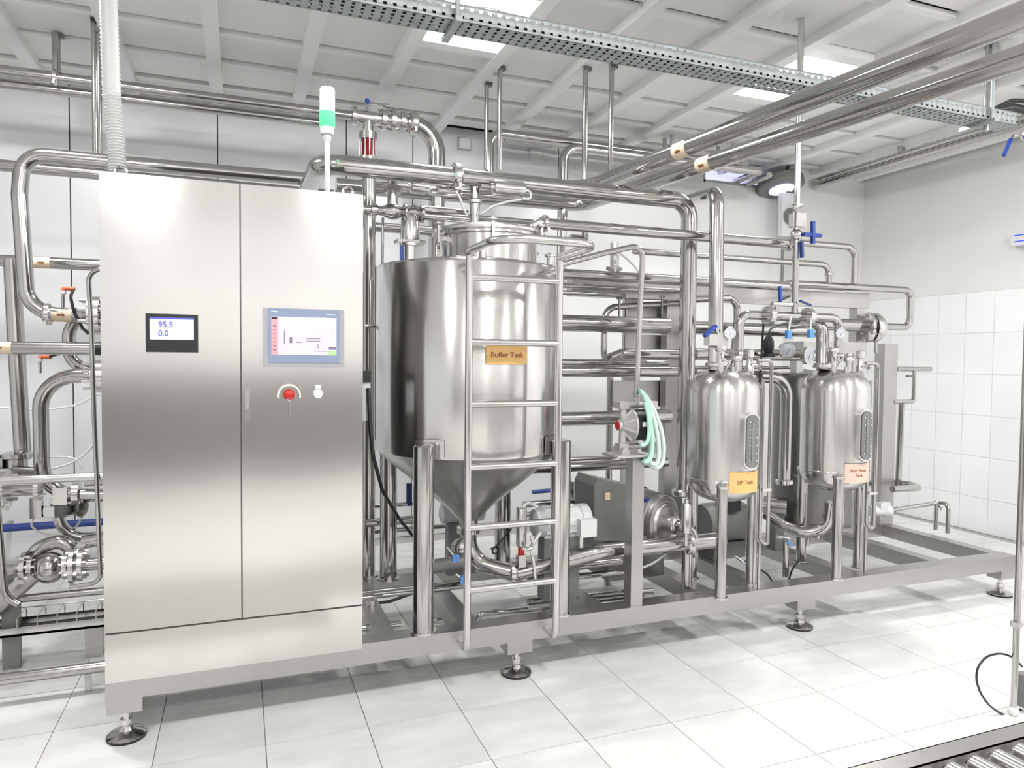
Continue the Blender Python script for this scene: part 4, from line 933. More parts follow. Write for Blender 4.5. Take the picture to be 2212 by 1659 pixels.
# ================================================================ SIP AND HOT WATER TANKS
def small_tank(cx, cy, name, label, lines, signm, a0s, a1s, ga):
    t = thing('process_tank', label, 'tank', (cx, cy, SZ1))
    r = .19; zb, zt = .735, 1.45
    prof = [(.001, zb), (.07, zb + .004), (.13, zb + .024), (.165, zb + .05), (.185, zb + .085), (r, zb + .12), (r, zt - .125), (.184, zt - .085), (.16, zt - .048), (.12, zt - .02), (.06, zt - .004), (.001, zt)]
    MB().lathe(prof, (cx, cy, 0), (0, 0, 1), 64).build('body', TANK, t, sharp=60)
    ring = MB().lathe([(r + .0005, -.006), (r + .0025, -.003), (r + .0025, .003), (r + .0005, .006)], (cx, cy, zb + .125), (0, 0, 1), 64, cap=False).build('weld_seam', TANK, t)
    for a in (232, 352, 112):
        a = R(a); x, y = cx + .183 * math.cos(a), cy + .183 * math.sin(a)
        if a == R(232): x, y = cx + .2 * math.cos(a), cy + .2 * math.sin(a)
        lg = MB().cyl((x, y, SZ1), (x, y, .84), .0285, 18).build('leg', STEEL, t)
        MB().lathe([(.032, .835), (.034, .84), (.034, .85), (.001, .875)], (x, y, 0), (0, 0, 1), 16).build('leg_cap', STEELB, lg)
        MB().lathe([(.04, SZ1), (.04, SZ1 + .008), (.028, SZ1 + .01)], (x, y, 0), (0, 0, 1), 18).build('foot_plate', STEELB, lg)
        rg = [[onshell(cx, cy, r + .004, a + u, z) for u in [(-.3 + .6 * i / 8) for i in range(9)]] for z in (.8, .862)]
        MB().loft(rg, closed=False).build('leg_bracket', STEELB, lg)
    sign(t, cx, cy, r, a0s, a1s, .81, .92, signm, lines, .028 if len(lines) == 1 else .024)
    # oval level gauge: frame bent to the shell, slotted cover, bolts
    def P(u, z, h=0): return onshell(cx, cy, r + h, ga + u / r, z)
    zc = 1.08; hw, hh = .042, .148
    def oval(k, n=36, w=hw, h=hh):
        out = []
        for i in range(n):
            a = 6.28318 * i / n; x = w * math.cos(a); y = (h - w) * (1 if math.sin(a) > 0 else -1) + w * math.sin(a); out.append(P(x, zc + y, k))
        return out
    lgm = MB().loft([oval(-.003), oval(.03)]).build('gauge_frame', STEELB, t)
    MB().loft([oval(.03, w=.034, h=.136), oval(.034, w=.034, h=.136)]).build('gauge_cover', GREYP, lgm)
    MB().loft([oval(.034, w=.0075, h=.105), oval(.0355, w=.0075, h=.105)]).build('slot_glass', GLASS, lgm)
    bo = MB()
    for k in range(6):
        for s in (-1, 1):
            c = P(s * .019, zc - .1 + .04 * k, .033); d = V((math.cos(ga), math.sin(ga), 0)); bo.cyl(c, c + d * .005, .0045, 6)
    o = bo.build('cover_bolts', STEELB, lgm)
    # roof nozzles
    for (dx, dy, rr, h) in ((-.055, -.03, .02, .13), (.03, -.06, .016, .08), (.1, .0, .014, .12), (.02, .07, .016, .14), (-.02, -.09, .008, .05)):
        zz = zt - .012 - (dx * dx + dy * dy) * 3
        n = MB().lathe([(rr, zz - .02), (rr, zz + h)], (cx + dx, cy + dy, 0), (0, 0, 1), 16).build('nozzle', STEELB, t)
        if rr > .01: MB().lathe([(rr, 0), (rr * 1.5, .002), (rr * 1.7, .01), (rr * 1.7, .022), (rr * 1.5, .03), (rr, .032)], (cx + dx, cy + dy, zz + h - .016), (0, 0, 1), 18).build('ferrule', STEELB, n)
    # bypass tube on the right side
    gx = cx + r + .045
    return t
s1 = (2.445, 3.155); s2 = (3.272, 3.20)
azc = lambda c, px: None
small_tank(*s1, 'sip', 'left small steel tank with orange sign and three legs', ['SIP Tank'], YELLOW, R(-118), R(-66), R(-87))
small_tank(*s2, 'hot', 'right small steel tank with pale pink sign and three legs', ['Hot Water', 'Tank'], PINK, R(-119), R(-67), R(-87))
# gauge-glass bypass tubes right of each tank
for (cx_, cy_), qa, qb, py0, py1, l in ((s1, 1655, 1667, 778, 1180, 'slim twin bypass tube hanging right of the orange-signed tank'), (s2, 1887, 1897, 785, 1145, 'slim twin bypass tube hanging right of the pink-signed tank')):
    Y = cy_ - .12
    A, B_ = at(qa, py0, Y=Y), at(qb, py0, Y=Y); z1 = at(qb, py1, Y=Y).z
    p = pipe('small_pipe', l, 8, [V((A.x - .06, Y, A.z)), V((B_.x, Y, A.z)), V((B_.x, Y, z1)), V((A.x, Y + .02, z1 + .04)), V((A.x, Y + .02, A.z - .1))], bend=.03)
    c = V((A.x - .01, Y, at(qa, py0 + 280, Y=Y).z)); MB().bar(c, c + V((.055, -.005, 0)), .016, .016).build('cross_clamp', STEELB, p)
    MB().cyl((A.x, Y + .02, SZ1), (A.x, Y + .02, z1 + .02), p['r'] * .9, 10).build('drain', STEEL, p)
# feed column with blue valve
yf = 3.2
zf = at(1716, 684, Y=yf).z; xf = at(1716, 684, Y=yf).x
fc = thing('feed_column', 'vertical steel feed column with blue levers between the small tanks', 'pipe', (xf, yf, zf))
z_t = 3.42
MB().cyl((xf, yf, at(1719, 448, Y=yf).z), (xf, yf, z_t), rad(13, V((xf, yf, 2))), 16).build('upper_pipe', STEELB, fc)
MB().cyl((xf, yf, zf), (xf, yf, at(1719, 470, Y=yf).z), rad(14, V((xf, yf, 2))), 16).build('lower_pipe', STEEL, fc)
zv = at(1718, 455, Y=yf).z
MB().lathe([(.02, .04), (.032, .035), (.032, .02), (.02, .015)], (xf, yf, zv), (0, 0, 1), 18).build('ferrule', STEELB, fc)
MB().cbox((xf, yf, zv - .055), (.06, .06, .075)).build('valve_body', CREAM, fc)
for s in (-1, 1): MB().cyl((xf + s * .042, yf - .02, zv - .1), (xf + s * .042, yf - .02, zv - .01), .006, 8).build('tie_bolt', STEELB, fc)
zh = at(1740, 510, Y=yf).z
MB().ball((xf, yf, zh), .035, 14).build('valve_ball', STEELB, fc)
MB().bar((xf + .015, yf - .04, zh), (xf + .13, yf - .05, zh - .002), .022, .02).build('lever', BLUE, fc)
MB().bar((at(1741, 510, Y=yf).x, yf - .05, zh + .075), (at(1742, 510, Y=yf).x, yf - .05, zh - .05), .02, .018).build('lever', BLUE, fc)
MB().bar((xf + .005, yf - .035, zh - .04), (xf + .012, yf - .035, zh - .13), .02, .014).build('lever', NAVY, fc)
# distribution bend feeding both tanks
xl, xr = at(1597, 700, Y=yf).x, at(1812, 700, Y=yf).x
db_ = pipe('process_pipe', 'gate-shaped distribution pipe feeding both small tanks', 19, [V((xl, yf, 1.55)), V((xl, yf, zf)), V((xr, yf, zf)), V((xr, yf, 1.5))], bend=.06, n=18)
for x_ in (xl, xr): clamp(db_, V((x_, yf, 1.53)), (0, 0, 1), db_['r'])
for q in ((1660, 690), (1745, 690)):
    c = at(*q, Y=yf - .02); c.z = zf
    flange(db_, c, (1, 0, 0), .05, .03, 6)
for q, qb, l in (((1708, 692), (1703, 718), 'pale'), ((1751, 694), (1751, 716), 'pale')):
    a, b = at(*q, Y=yf - .06), at(*qb, Y=yf - .06); lv = MB().cyl(a + V((0, 0, .02)), b, .005, 8).build('drain_lever', WHITEP, db_); MB().cbox(b + V((0, 0, -.012)), (.03, .02, .045)).build('grip', SKYB, lv)
a, b = at(1686, 652, Y=yf - .05), at(1684, 618, Y=yf - .05); MB().bar(a, b, .016, .012).build('lever', BLUE, db_)
a, b = at(1728, 650, Y=yf - .05), at(1752, 660, Y=yf - .05); MB().bar(a, b, .012, .01).build('lever', NAVY, db_)
a, b = at(1668, 656, Y=yf - .05), at(1710, 656, Y=yf - .05); b.z = a.z; MB().cyl(a, b, .014, 12).build('tap_body', STEELB, db_)
MB().cyl((a.x + .03, a.y, a.z), (a.x + .03, a.y, zf), .01, 10).build('tap_riser', STEEL, db_)
h3 = pipe('process_pipe', 'thick bent pipe dropping into the pink-signed tank roof', 26, [(1700, 700, 3.35), (1776, 690, 3.25), (1776, 800, 3.2)], bend=.07, n=18)
clamp(h3, at(1776, 790, Y=3.2), (0, 0, 1), h3['r'])
# riser with blue-handled valve into the left tank
rv = pipe('process_pipe', 'riser pipe with bent top feeding the orange-signed tank', 31, [(1484, 436, 3.72), (1549, 415, 3.2), (1545, 800, 3.16)], bend=.09, n=20)
c = at(1541, 735, Y=3.15)
t = thing('shutoff_valve', 'blue-handled shut-off valve on top of the orange-signed tank', 'valve', c)
MB().cbox(c + V((.02, -.02, 0)), (.07, .07, .085)).build('body', CREAM, t); MB().cbox(c + V((-.04, -.03, .0)), (.05, .05, .06)).build('body_half', STEELB, t)
a, b = at(1522, 726, Y=3.08), at(1546, 704, Y=3.08); MB().bar(a, b, .03, .014).build('lever', BLUE, t)['label'] = 'blue flat lever pointing up right'
MB().cyl(c + V((0, 0, -.04)), c + V((0, 0, -.12)), .026, 16).build('outlet', STEELB, t); clamp(t, c + V((0, 0, -.13)), (0, 0, 1), .026)
for q, Y, l, st in (((1577, 720), 3.08, 'small pressure dial on a siphon above the orange-signed tank', (1570, 800)), ((1817, 720), 3.12, 'small pressure dial on a siphon above the pink-signed tank', (1806, 800))):
    c = at(*q, Y=Y); t = thing('pressure_gauge', l, 'gauge', c); gauge(t, c, (-.35, -1, 0), .031)
    e = at(*st, Y=Y + .05); m_ = c.lerp(e, .55)
    u = (e - c)
    MB().tube([c + V((0, .02, -.02)), c + V((0, .03, -.08)), m_ + V((-.0, .02, .04)), m_ + V((-.05, 0, 0)), m_ + V((-.03, -.03, -.05)), m_ + V((.03, -.01, -.02)), m_ + V((0, .02, -.08)), e], .0055, 8, .03).build('siphon', STEELB, t)
# safety valves on the roofs
for q, Y, l in (((1619, 790), 3.12, 'upright safety valve with side outlet on the orange-signed tank'), ((1858, 790), 3.16, 'upright safety valve with side outlet on the pink-signed tank')):
    c = at(*q, Y=Y); t = thing('safety_valve', l, 'valve', c)
    MB().lathe([(.012, -.1), (.012, -.05), (.022, -.045), (.026, -.01), (.017, .01), (.017, .04), (.024, .045), (.024, .085), (.02, .09), (.001, .09)], c, (0, 0, 1), 18).build('body', STEELB, t)
    MB().cyl(c + V((0, 0, .0)), c + V((.05, -.01, .0)), .013, 12).build('outlet', STEELB, t)
    MB().lathe([(.018, 0), (.024, .005), (.024, .015), (.018, .02)], c + V((.045, -.01, 0)), (1, -.2, 0), 14).build('outlet_nut', STEELB, t)
# black hanging plug lamp and its lead
c = at(1660, 745, Y=3.5)
t = thing('hanging_plug', 'black bulb-shaped plug hanging between the small tanks', 'plug', c)
MB().lathe([(.004, .075), (.014, .06), (.032, .025), (.034, -.02), (.025, -.045), (.042, -.052), (.042, -.075), (.001, -.075)], c, (0, 0, 1), 18).build('shell', BLACK, t)
MB().tube([c + V((0, 0, .06)), c + V((0, 0, .09)), c + V((.06, 0, .12)), c + V((.15, 0, .14))], .006, 8, .04).build('lead', BLACK, t)
o = pipe('black_cable', 'black cable hanging vertically left of the hanging plug', 5, [(1706, 640, 3.93), (1664, 660), (1650, 690), (1644, 780), (1640, 850)], Y=3.42, m=BLACK, bend=.1, cat='cable', n=8)
# ================================================================ LOW LEVEL: pumps and pipes
ZL = at(1300, 1192, Y=3.2).z
c1 = at(1005, 1150, Y=TY)
ol = pipe('process_pipe', 'bright low suction pipe sweeping from the tank cone along the skid', 36, [V((TX, TY, .605)), V((TX, TY, .44)), V((TX + .2, 3.32, .40)), V((at(1290, 1192, Y=3.2).x, 3.2, ZL)), V((at(1560, 1188, Y=3.2).x, 3.2, ZL))], bend=.14, n=20)
r = ol['r']
for q in ((1109, 1215), (1132, 1213)):
    cc = at(*q, Y=3.33); cc.z = .405; clamp(ol, cc, (1, -.3, 0), r)
cc = V((at(1484, 1190, Y=3.2).x, 3.2, ZL)); clamp(ol, cc, (1, 0, 0), r)
MB().cyl((cc.x, 3.2, SZ1), (cc.x, 3.2, ZL), .028, 14).build('support', STEEL, ol)
bv = thing('outlet_valve', 'steel outlet valve under the tank cone with two blue levers', 'valve', (TX - .02, TY - .02, .6))
MB().lathe([(.045, 0), (.06, .005), (.06, .035), (.045, .04)], (TX, TY, .585), (0, 0, 1), 20).build('ferrule', STEELB, bv)
MB().ball((TX - .06, TY - .06, .53), .05, 14).build('body', STEEL, bv)
for q, q2 in (((965, 1182), (984, 1206)), ((985, 1240), (1000, 1252))):
    a, b = at(*q, Y=3.3), at(*q2, Y=3.28); lv = MB().cyl(a, b, .007, 8).build('lever', STEELB, bv); MB().cbox(b, (.03, .02, .035)).build('grip', SKYB, lv)
a = at(930, 1225, Y=3.35); MB().cyl(a, a + V((.17, .04, 0)), .035, 16).build('side_tube', GREYP, bv)
# air actuator by the ladder
yq = 3.25; a, b = at(1126, 1176, Y=yq), at(1126, 1098, Y=yq)
t = thing('actuator', 'upright white-faced air actuator behind the lower ladder rungs', 'actuator', a)
MB().lathe([(.02, -.01), (.026, 0), (.026, (b - a).length), (.02, (b - a).length + .006), (.001, (b - a).length + .007)], a, (0, 0, 1), 22).build('cylinder', STEELB, t)
MB().cyl(a - V((0, 0, .05)), a, .016, 12).build('coupling', REDC, t); MB().cbox(a - V((0, 0, .08)), (.04, .04, .06)).build('yoke', STEEL, t)
MB().tube([b + V((.01, 0, .0)), b + V((.03, 0, .03)), b + V((.09, 0, .0))], .008, 8, .02).build('air_elbow', WHITEP, t)
t_ = thing('hand_clamp', 'steel toggle clamp handle beside the upright actuator', 'clamp', at(1150, 1180, Y=3.2))
MB().tube([at(1128, 1185, Y=3.2), at(1146, 1188, Y=3.2), at(1152, 1172, Y=3.2), at(1168, 1150, Y=3.2)], .01, 8, .03).build('upper_arm', STEELB, t_); MB().tube([at(1146, 1188, Y=3.2), at(1152, 1210, Y=3.2), at(1155, 1240, Y=3.2), at(1156, 1250, Y=3.2)], .008, 8, .03).build('lower_arm', STEELB, t_)
MB().tube([at(1152, 1172, Y=3.2), at(1146, 1158, Y=3.2)], .008, 8).build('prong', STEELB, t_)
# white motor
c = at(1250, 1122, Y=3.3)
t = thing('electric_motor', 'white electric motor with terminal box behind the ladder', 'motor', c)
xl_ = at(1150, 1125, Y=3.3).x; xr_ = at(1268, 1125, Y=3.3).x
MB().lathe([(.03, 0), (.07, .01), (.075, .03), (.075, xr_ - xl_ - .06), (.082, xr_ - xl_ - .055), (.082, xr_ - xl_ - .01), (.07, xr_ - xl_)], (xl_, 3.3, c.z), (1, 0, 0), 28).build('casing', WHITEP, t)
fn = MB()
for k in range(12):
    a_ = R(30 * k); u = V((0, math.cos(a_), math.sin(a_))); fn.bar(V((xl_ + .05, 3.3, c.z)) + u * .079, V((xr_ - .08, 3.3, c.z)) + u * .079, .006, .014)
fn.build('cooling_fin', WHITEP, t)['kind'] = 'stuff'
MB().cbox((xr_ - .05, 3.21, c.z - .02), (.09, .06, .09)).build('terminal_box', WHITEP, t)
MB().box((xl_ + .05, 3.26, SZ1), (xr_ - .06, 3.34, c.z - .075)).build('foot', GREYP, t)
c = at(980, 1108, Y=3.85)
t = thing('electric_motor', 'pale cylindrical motor seen left of the tank cone tip', 'motor', c)
MB().lathe([(.03, 0), (.055, .01), (.055, .25), (.04, .26)], c - V((.08, 0, 0)), (1, 0, 0), 24).build('casing', WHITEP, t); MB().box((c.x - .04, 3.82, SZ1), (c.x + .12, 3.88, c.z - .05)).build('foot', GREYP, t)
MB().cyl(c + V((.02, 0, -.05)), c + V((.02, 0, -.12)), .022, 12).build('blue_plug', NAVY, t)
c = at(1560, 1120, Y=3.66)
t = thing('electric_motor', 'dark electric motor lying behind the orange-signed tank legs', 'motor', c)
MB().lathe([(.04, 0), (.115, .012), (.125, .04), (.125, .3), (.11, .33), (.05, .34)], c - V((.17, 0, .02)), (1, 0, 0), 30).build('casing', GREYP, t); MB().box((c.x - .12, 3.58, SZ1), (c.x + .12, 3.74, c.z - .13)).build('foot', DARKST, t)
MB().cbox(c + V((-.02, -.08, .11)), (.11, .1, .08)).build('terminal_box', BLACK, t)
# big pump: sheet-metal cover, volute, inlet
yp = 3.38
pu = thing('centrifugal_pump', 'large centrifugal pump under a slanted grey sheet cover', 'pump', at(1370, 1200, Y=yp + .2))
def Q(px, py, Y=yp): return at(px, py, Y=Y)
poly = [Q(1283, 1168), Q(1284, 1050), Q(1292, 1034), Q(1430, 1066), Q(1447, 1085), Q(1447, 1168)]
MB().prism(poly, (0, .24, 0)).build('sheet_cover', GREYP, pu, sharp=12)
q = Q(1312, 1072, yp - .003); MB().cbox(q, (.032, .003, .04)).build('rating_sticker', BEIGE, pu)
a = Q(1340, 1170, yp + .2); MB().box((a.x - .16, yp + .05, SZ1), (a.x + .2, yp + .36, a.z + .03)).build('base_plinth', DARKST, pu)
cv = at(1436, 1130, Y=yp - .06); ax = V((.42, -.9, 0)).normalized()
MB().lathe([(.08, -.16), (.155, -.15), (.16, -.1), (.14, -.08)], cv, ax, 36).build('backing_ring', DARKST, pu)
MB().lathe([(.12, -.1), (.147, -.09), (.152, -.045), (.135, -.035), (.135, -.02), (.152, -.014), (.153, .002), (.134, .01), (.124, .001), (.116, .001), (.106, .014), (.092, .006), (.045, .014), (.043, .05), (.03, .055)], cv, ax, 40).build('volute', SATIN, pu)
MB().lathe([(.1, -.2), (.165, -.19), (.17, -.165), (.1, -.16)], cv + V((.0, .02, .015)), ax, 36).build('fan_guard', BLACK, pu)
MB().lathe([(.03, 0), (.05, .004), (.053, .02), (.04, .03)], cv + ax * .05, ax, 20).build('inlet_union', STEELB, pu)
MB().tube([cv + ax * .05, cv + ax * .12, V((cv.x + .09, 3.2, ZL + .06)), V((cv.x + .12, 3.2, ZL))], .03, 14, .05).build('inlet_elbow', STEEL, pu)
MB().cbox(Q(1402, 1081, yp - .03), (.06, .02, .022)).build('blue_badge', NAVY, pu)
a, b = at(1482, 1150, Y=3.12), at(1482, 1090, Y=3.12)
t = thing('actuator', 'small upright steel actuator beside the pump on the suction pipe', 'actuator', a)
MB().lathe([(.012, -.07), (.012, -.008), (.02, -.005), (.026, .0), (.026, (b - a).length), (.02, (b - a).length + .008), (.012, (b - a).length + .01), (.012, (b - a).length + .028), (.001, (b - a).length + .03)], a, (0, 0, 1), 22).build('cylinder', STEELB, t)
# lower long pipes on the skid floor
for l, w, pts, Y, mm in (('pair of low pipes, rear one, along the skid floor by the tank legs', 9, [(780, 1280), (1000, 1262)], 3.7, STEEL), ('pair of low pipes, front one, along the skid floor by the tank legs', 9, [(780, 1292), (1000, 1274)], 3.6, STEEL),
                         ('thick pipe low behind the pump post below the suction pipe', 22, [(1140, 1232), (1340, 1215)], 3.42, STEEL), ('thin pipe low behind the pump post', 9, [(1140, 1260), (1350, 1238)], 3.3, STEEL),
                         ('floor-level pipe, rear of two between pump post and ladder', 14, [(1140, 1300), (1345, 1280), (1410, 1276)], 3.75, STEEL), ('floor-level pipe, front of two between pump post and ladder', 16, [(1140, 1324), (1390, 1288)], 3.55, STEELB),
                         ('bright stub pipe at the skid floor right of the cabinet base', 15, [(780, 1357), (865, 1348)], 3.35, STEELB), ('short pipe elbow on the skid floor between tank leg and ladder', 12, [(905, 1345), (975, 1338), (985, 1352)], 3.5, STEEL), ('dark pipe stub under the ladder on the skid floor', 12, [(1032, 1338), (1036, 1326), (1140, 1316)], 3.55, STEEL),
                         ('white-ended pipe crossing behind the tank leg', 18, [(790, 1130), (935, 1124)], 3.95, STEEL), ('thin rear pipe above the white-ended one', 9, [(790, 1095), (900, 1090)], 4.0, STEEL), ('lower thin rear pipe behind the tank leg', 10, [(790, 1150), (960, 1146)], 4.0, STEEL)):
    pipe('process_pipe', l, w, pts, Y=Y, snap=len(pts) == 2, m=mm, bend=.05)
t = pipe('process_pipe', 'upright flanged tube on the skid floor beside the cabinet base', 22, [at(802, 1295, Y=3.5), V((at(802, 1295, Y=3.5).x, 3.5, 0))], m=STEELB)
for l, w, pts, Y in (('black cable looping behind the lower ladder', 4, [(1105, 1142), (1085, 1165), (1062, 1190), (1068, 1198), (1078, 1190), (1072, 1180), (1060, 1186)], 3.5), ('black cable draped along the skid floor left of the ladder', 7, [(780, 1305), (840, 1300), (900, 1278), (1000, 1258)], 3.62), ('black cable across the skid floor behind the pump post', 7, [(1140, 1252), (1240, 1242), (1330, 1236), (1420, 1228)], 3.55), ('black cable curling under the orange-signed tank', 4, [(1640, 1230), (1662, 1240), (1672, 1270)], 3.3), ('black cable curling down left of the pink-signed tank', 4, [(1728, 1208), (1710, 1230), (1702, 1262)], 3.3)):
    pipe('black_cable', l, w, pts, Y=Y, m=BLACK, bend=.15, cat='cable', n=8, group='black cables on the skid floor')
pipe('air_hose', 'white cable rising below the suction pipe by the pump post', 5, [(1382, 1228), (1410, 1218), (1440, 1195)], Y=3.25, m=CABLEW, bend=.2, n=8, cat='hose')
# rising bend between the small tanks' feet
ub = pipe('process_pipe', 'U-shaped bend between the legs of the small tanks', 25, [(1655, 1110, 3.5), (1690, 1135, 3.4), (1735, 1152, 3.3), (1788, 1140, 3.22), (1795, 1085, 3.2)], bend=.12, n=18)
ph_ = pipe('pump_head', 'round pump head seen behind the left small tank', 40, [(1650, 1090, 3.7), (1700, 1095, 3.6)], n=24, cat='pump')
p_ = PTS[ph_.name][0]; MB().box((p_.x + .03, 3.62, SZ1), (p_.x + .1, 3.7, p_.z)).build('foot', GREYP, ph_)
t = thing('drain_tap', 'blue-tipped drain tap between the small tanks near the skid', 'tap', at(1697, 1170, Y=3.25))
MB().cyl(at(1697, 1170, Y=3.25), at(1697, 1245, Y=3.25), .016, 14, r2=.02).build('drain_tube', STEEL, t); MB().cyl(at(1680, 1160, Y=3.25), at(1705, 1164, Y=3.25), .011, 10).build('tap_body', STEELB, t); MB().bar(at(1700, 1170, Y=3.23), at(1711, 1178, Y=3.22), .02, .014).build('grip', SKYB, t)
t = thing('drain_tap', 'blue-tipped drain tap under the orange-signed tank', 'tap', at(1600, 1215, Y=3.2))
MB().tube([at(1588, 1202, Y=3.2), at(1602, 1212, Y=3.2), at(1612, 1215, Y=3.2)], .008, 8, .03).build('tap_body', STEELB, t); MB().cbox(at(1617, 1214, Y=3.19), (.03, .02, .022)).build('grip', SKYB, t)
# ================================================================ DIAPHRAGM PUMP ON ITS POST
yd = 3.08
xa, xb2 = at(1360, 1300, Y=3.05).x, at(1385, 1300, Y=3.05).x
dp = thing('diaphragm_pump', 'grey and black double diaphragm pump on a square steel post', 'pump', ((xa + xb2) / 2, 3.08, SZ1))
zp = at(1370, 985, Y=3.05).z
MB().box((xa, 3.04, SZ1), (xb2, 3.11, zp)).build('post', SATIN, dp)
a, b = at(1330, 980, Y=3.02), at(1396, 982, Y=3.02)
MB().box((a.x, 3.0, zp), (b.x, 3.16, zp + .01)).build('mount_plate', CREAM, dp)
c = at(1372, 918, Y=yd); xL = at(1334, 918, Y=yd).x
MB().lathe([(.022, -.0), (.026, .0), (.028, .015), (.022, .02), (.03, .025), (.072, .06), (.084, .063), (.084, .074), (.05, .076)], V((xL, yd, c.z)), (1, 0, 0), 32).build('left_chamber', CREAM, dp)
MB().lathe([(.001, 0), (.021, 0), (.021, .004), (.001, .006)], V((xL + .0005, yd, c.z)), (-1, 0, 0), 20).build('end_cap', REDC, dp)['label'] = 'red round end cap'
rb = MB()
for k in range(8):
    a_ = R(45 * k + 20); u = V((0, math.cos(a_), math.sin(a_))); rb.bar(V((xL + .02, yd, c.z)) + u * .024, V((xL + .064, yd, c.z)) + u * .079, .006, .014)
rb.build('chamber_ribs', CREAM, dp)
MB().lathe([(.05, 0), (.076, .002), (.078, .07), (.05, .072)], V((xL + .076, yd, c.z)), (1, 0, 0), 30).build('centre_block', BLACK, dp)
MB().cbox((xL + .107, yd - .078, c.z + .01), (.022, .004, .024)).build('rating_plate', WHITEP, dp)
MB().lathe([(.05, 0), (.082, .002), (.082, .014), (.072, .017), (.03, .06), (.022, .07)], V((xL + .148, yd, c.z)), (1, 0, 0), 30).build('right_chamber', CREAM, dp)
zt_, zb_ = at(1345, 875, Y=yd).z, at(1345, 965, Y=yd).z
for zz_, nm in ((zt_, 'top_manifold'), (zb_, 'bottom_manifold')):
    mb = MB().cyl((xL + .01, yd, zz_), (xL + .2, yd, zz_), .014, 14); mb.cbox((xL + .025, yd, zz_), (.05, .05, .035)); mb.cbox((xL + .19, yd, zz_), (.05, .05, .035)); mb.build(nm, CREAM, dp)
for x_ in (xL + .03, xL + .185):
    MB().tube([V((x_, yd, zt_)), V((x_, yd, c.z + .05)), V((x_ + .01, yd, c.z)), V((x_, yd, c.z - .05)), V((x_, yd, zb_))], [.02, .022, .024, .022, .02, .02, .02, .02, .02, .02, .02, .02][0], 14, .03).build('side_elbow', CREAM, dp)
for x_ in (xL + .02, xL + .19): MB().prism([V((x_ - .025, yd - .05, zp + .01)), V((x_ + .025, yd - .05, zp + .01)), V((x_ + .012, yd - .05, zb_)), V((x_ - .012, yd - .05, zb_))], (0, .1, 0)).build('foot', CREAM, dp)
xo = at(1376, 850, Y=yd).x; MB().lathe([(.014, 0), (.014, .04), (.02, .045), (.02, .065), (.011, .07)], (xo, yd, zt_), (0, 0, 1), 14).build('outlet_union', CREAM, dp)
for l, pts, mm, w in (('milky green hose hanging in a loop over the diaphragm pump, front strand', [(1381, 846), (1388, 846), (1399, 875), (1405, 915), (1409, 960), (1406, 988), (1396, 1000), (1390, 995)], HOSE, 11), ('milky white outer hose loop right of the diaphragm pump', [(1384, 846), (1396, 858), (1412, 885), (1427, 925), (1434, 965), (1431, 1000), (1420, 1012), (1405, 1005), (1392, 990)], HOSEW, 11),
                      ('milky white middle hose strand right of the diaphragm pump', [(1388, 850), (1402, 875), (1414, 910), (1422, 950), (1424, 985), (1418, 1005), (1404, 1000), (1396, 990)], HOSEW, 10), ('short milky green hose hooking into the pump inlet', [(1393, 868), (1400, 895), (1403, 930), (1399, 955), (1390, 962), (1383, 961)], HOSE, 9)):
    Y = 2.99 if 'front' in l else 3.02 if 'outer' in l else 3.0 if 'middle' in l else 2.975
    pipe('hose', l, w, pts, Y=Y, m=mm, bend=.15, cat='hose', group='milky hoses on the diaphragm pump', n=12)
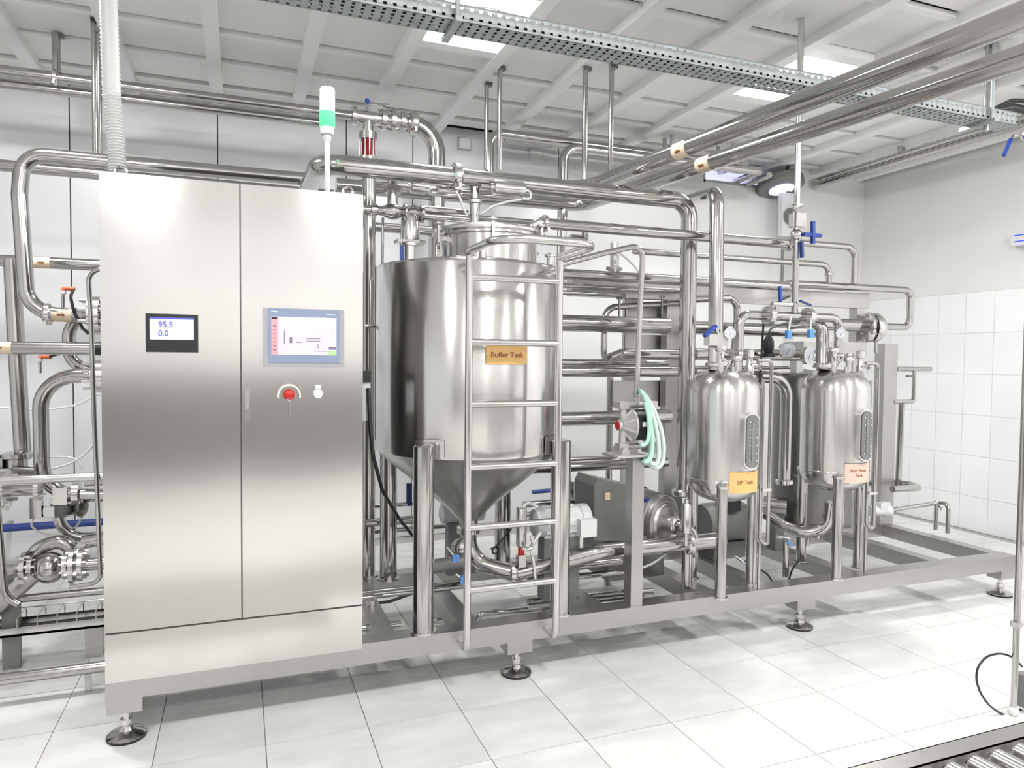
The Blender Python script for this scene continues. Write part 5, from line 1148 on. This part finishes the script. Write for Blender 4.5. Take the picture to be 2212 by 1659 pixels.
# ================================================================ FOREGROUND RIGHT
b = at(2189, 1545, Z=0); tpz = 3.3
po = thing('pole', 'slender vertical steel pole at the right picture edge', 'pole', (b.x, b.y, 0))
MB().cyl((b.x, b.y, 0), (b.x, b.y, 3.42), rad(13, b), 16).build('tube', STEEL, po)
c = at(2195, 1348, Y=b.y); MB().lathe([(.012, -.012), (.022, -.01), (.022, .01), (.012, .012)], c, (0, 0, 1), 14).build('collar', STEELB, po)
MB().cyl(c, c + V((.1, .0, -.004)), .009, 10).build('cross_arm', STEELB, po); MB().cyl(c, c + V((-.03, -.01, .004)), .012, 10).build('clamp_knob', STEELB, po)
MB().ball((b.x, b.y, .02), .022, 10).build('base_knob', WHITEP, po)
c = at(2212, 1490, Y=b.y + .01); o = MB().cbox(c, (.045, .05, .14)).build('control_box', GREYP, po)
P = [at(x, y, Y=b.y + .02) for x, y in ((2208, 1440), (2190, 1420), (2160, 1410), (2130, 1418), (2112, 1440), (2108, 1465), (2116, 1495), (2135, 1522), (2158, 1540), (2180, 1548), (2205, 1532))]
o = MB().tube(P, .0045, 8, .2).build('black_cable', BLACK, loc=P[0]); tag(o, 'thin black cable forming an open loop beside the slender pole', 'cable')
# roller conveyor
ZR = .6
cvp = thing('roller_conveyor', 'steel roller conveyor corner at the lower right of the aisle', 'conveyor', (2.2, .9, ZR))
yr = at(1940, 1630, Z=ZR).y; xs0 = at(1872, 1652, Z=ZR).x
xs0 = 1.2
MB().box((xs0, yr - .003, ZR - .1), (3.4, yr, ZR)).build('side_rail', SATIN, cvp); MB().box((xs0, yr - .05, ZR - .003), (3.4, yr, ZR)).build('rail_lip', SATIN, cvp); MB().box((xs0, yr - .05, ZR - .1), (3.4, yr - .047, ZR)).build('inner_rail', SATIN, cvp)
MB().box((xs0, .35, ZR - .1), (3.4, .353, ZR)).build('side_rail', SATIN, cvp)
for x_ in (xs0 + .6, 3.2): MB().box((x_, yr - .05, 0), (x_ + .04, yr - .01, ZR - .1)).build('leg', SATIN, cvp); MB().box((x_, .36, 0), (x_ + .04, .4, ZR - .1)).build('leg', SATIN, cvp)
x_ = at(2085, 1659, Z=ZR).x
rme = None
for k in range(-3, 22):
    xx = 1.487 + .0755 * k
    if k == -3:
        ro = MB().lathe([(.006, 0), (.006, .012), (.024, .014), (.025, .02), (.025, .62), (.024, .626), (.006, .628)], (xx, yr - .052, ZR - .022), (0, -1, 0), 18).build('roller', STEELB, cvp); x00 = xx
    else:
        r2 = bpy.data.objects.new('roller', ro.data); COL.objects.link(r2); r2.parent = cvp; r2.location = V((xx - x00, 0, 0)); WL[r2.name] = WL[ro.name]
for o in list(S.objects):
    if 'r' in o.keys(): del o['r']
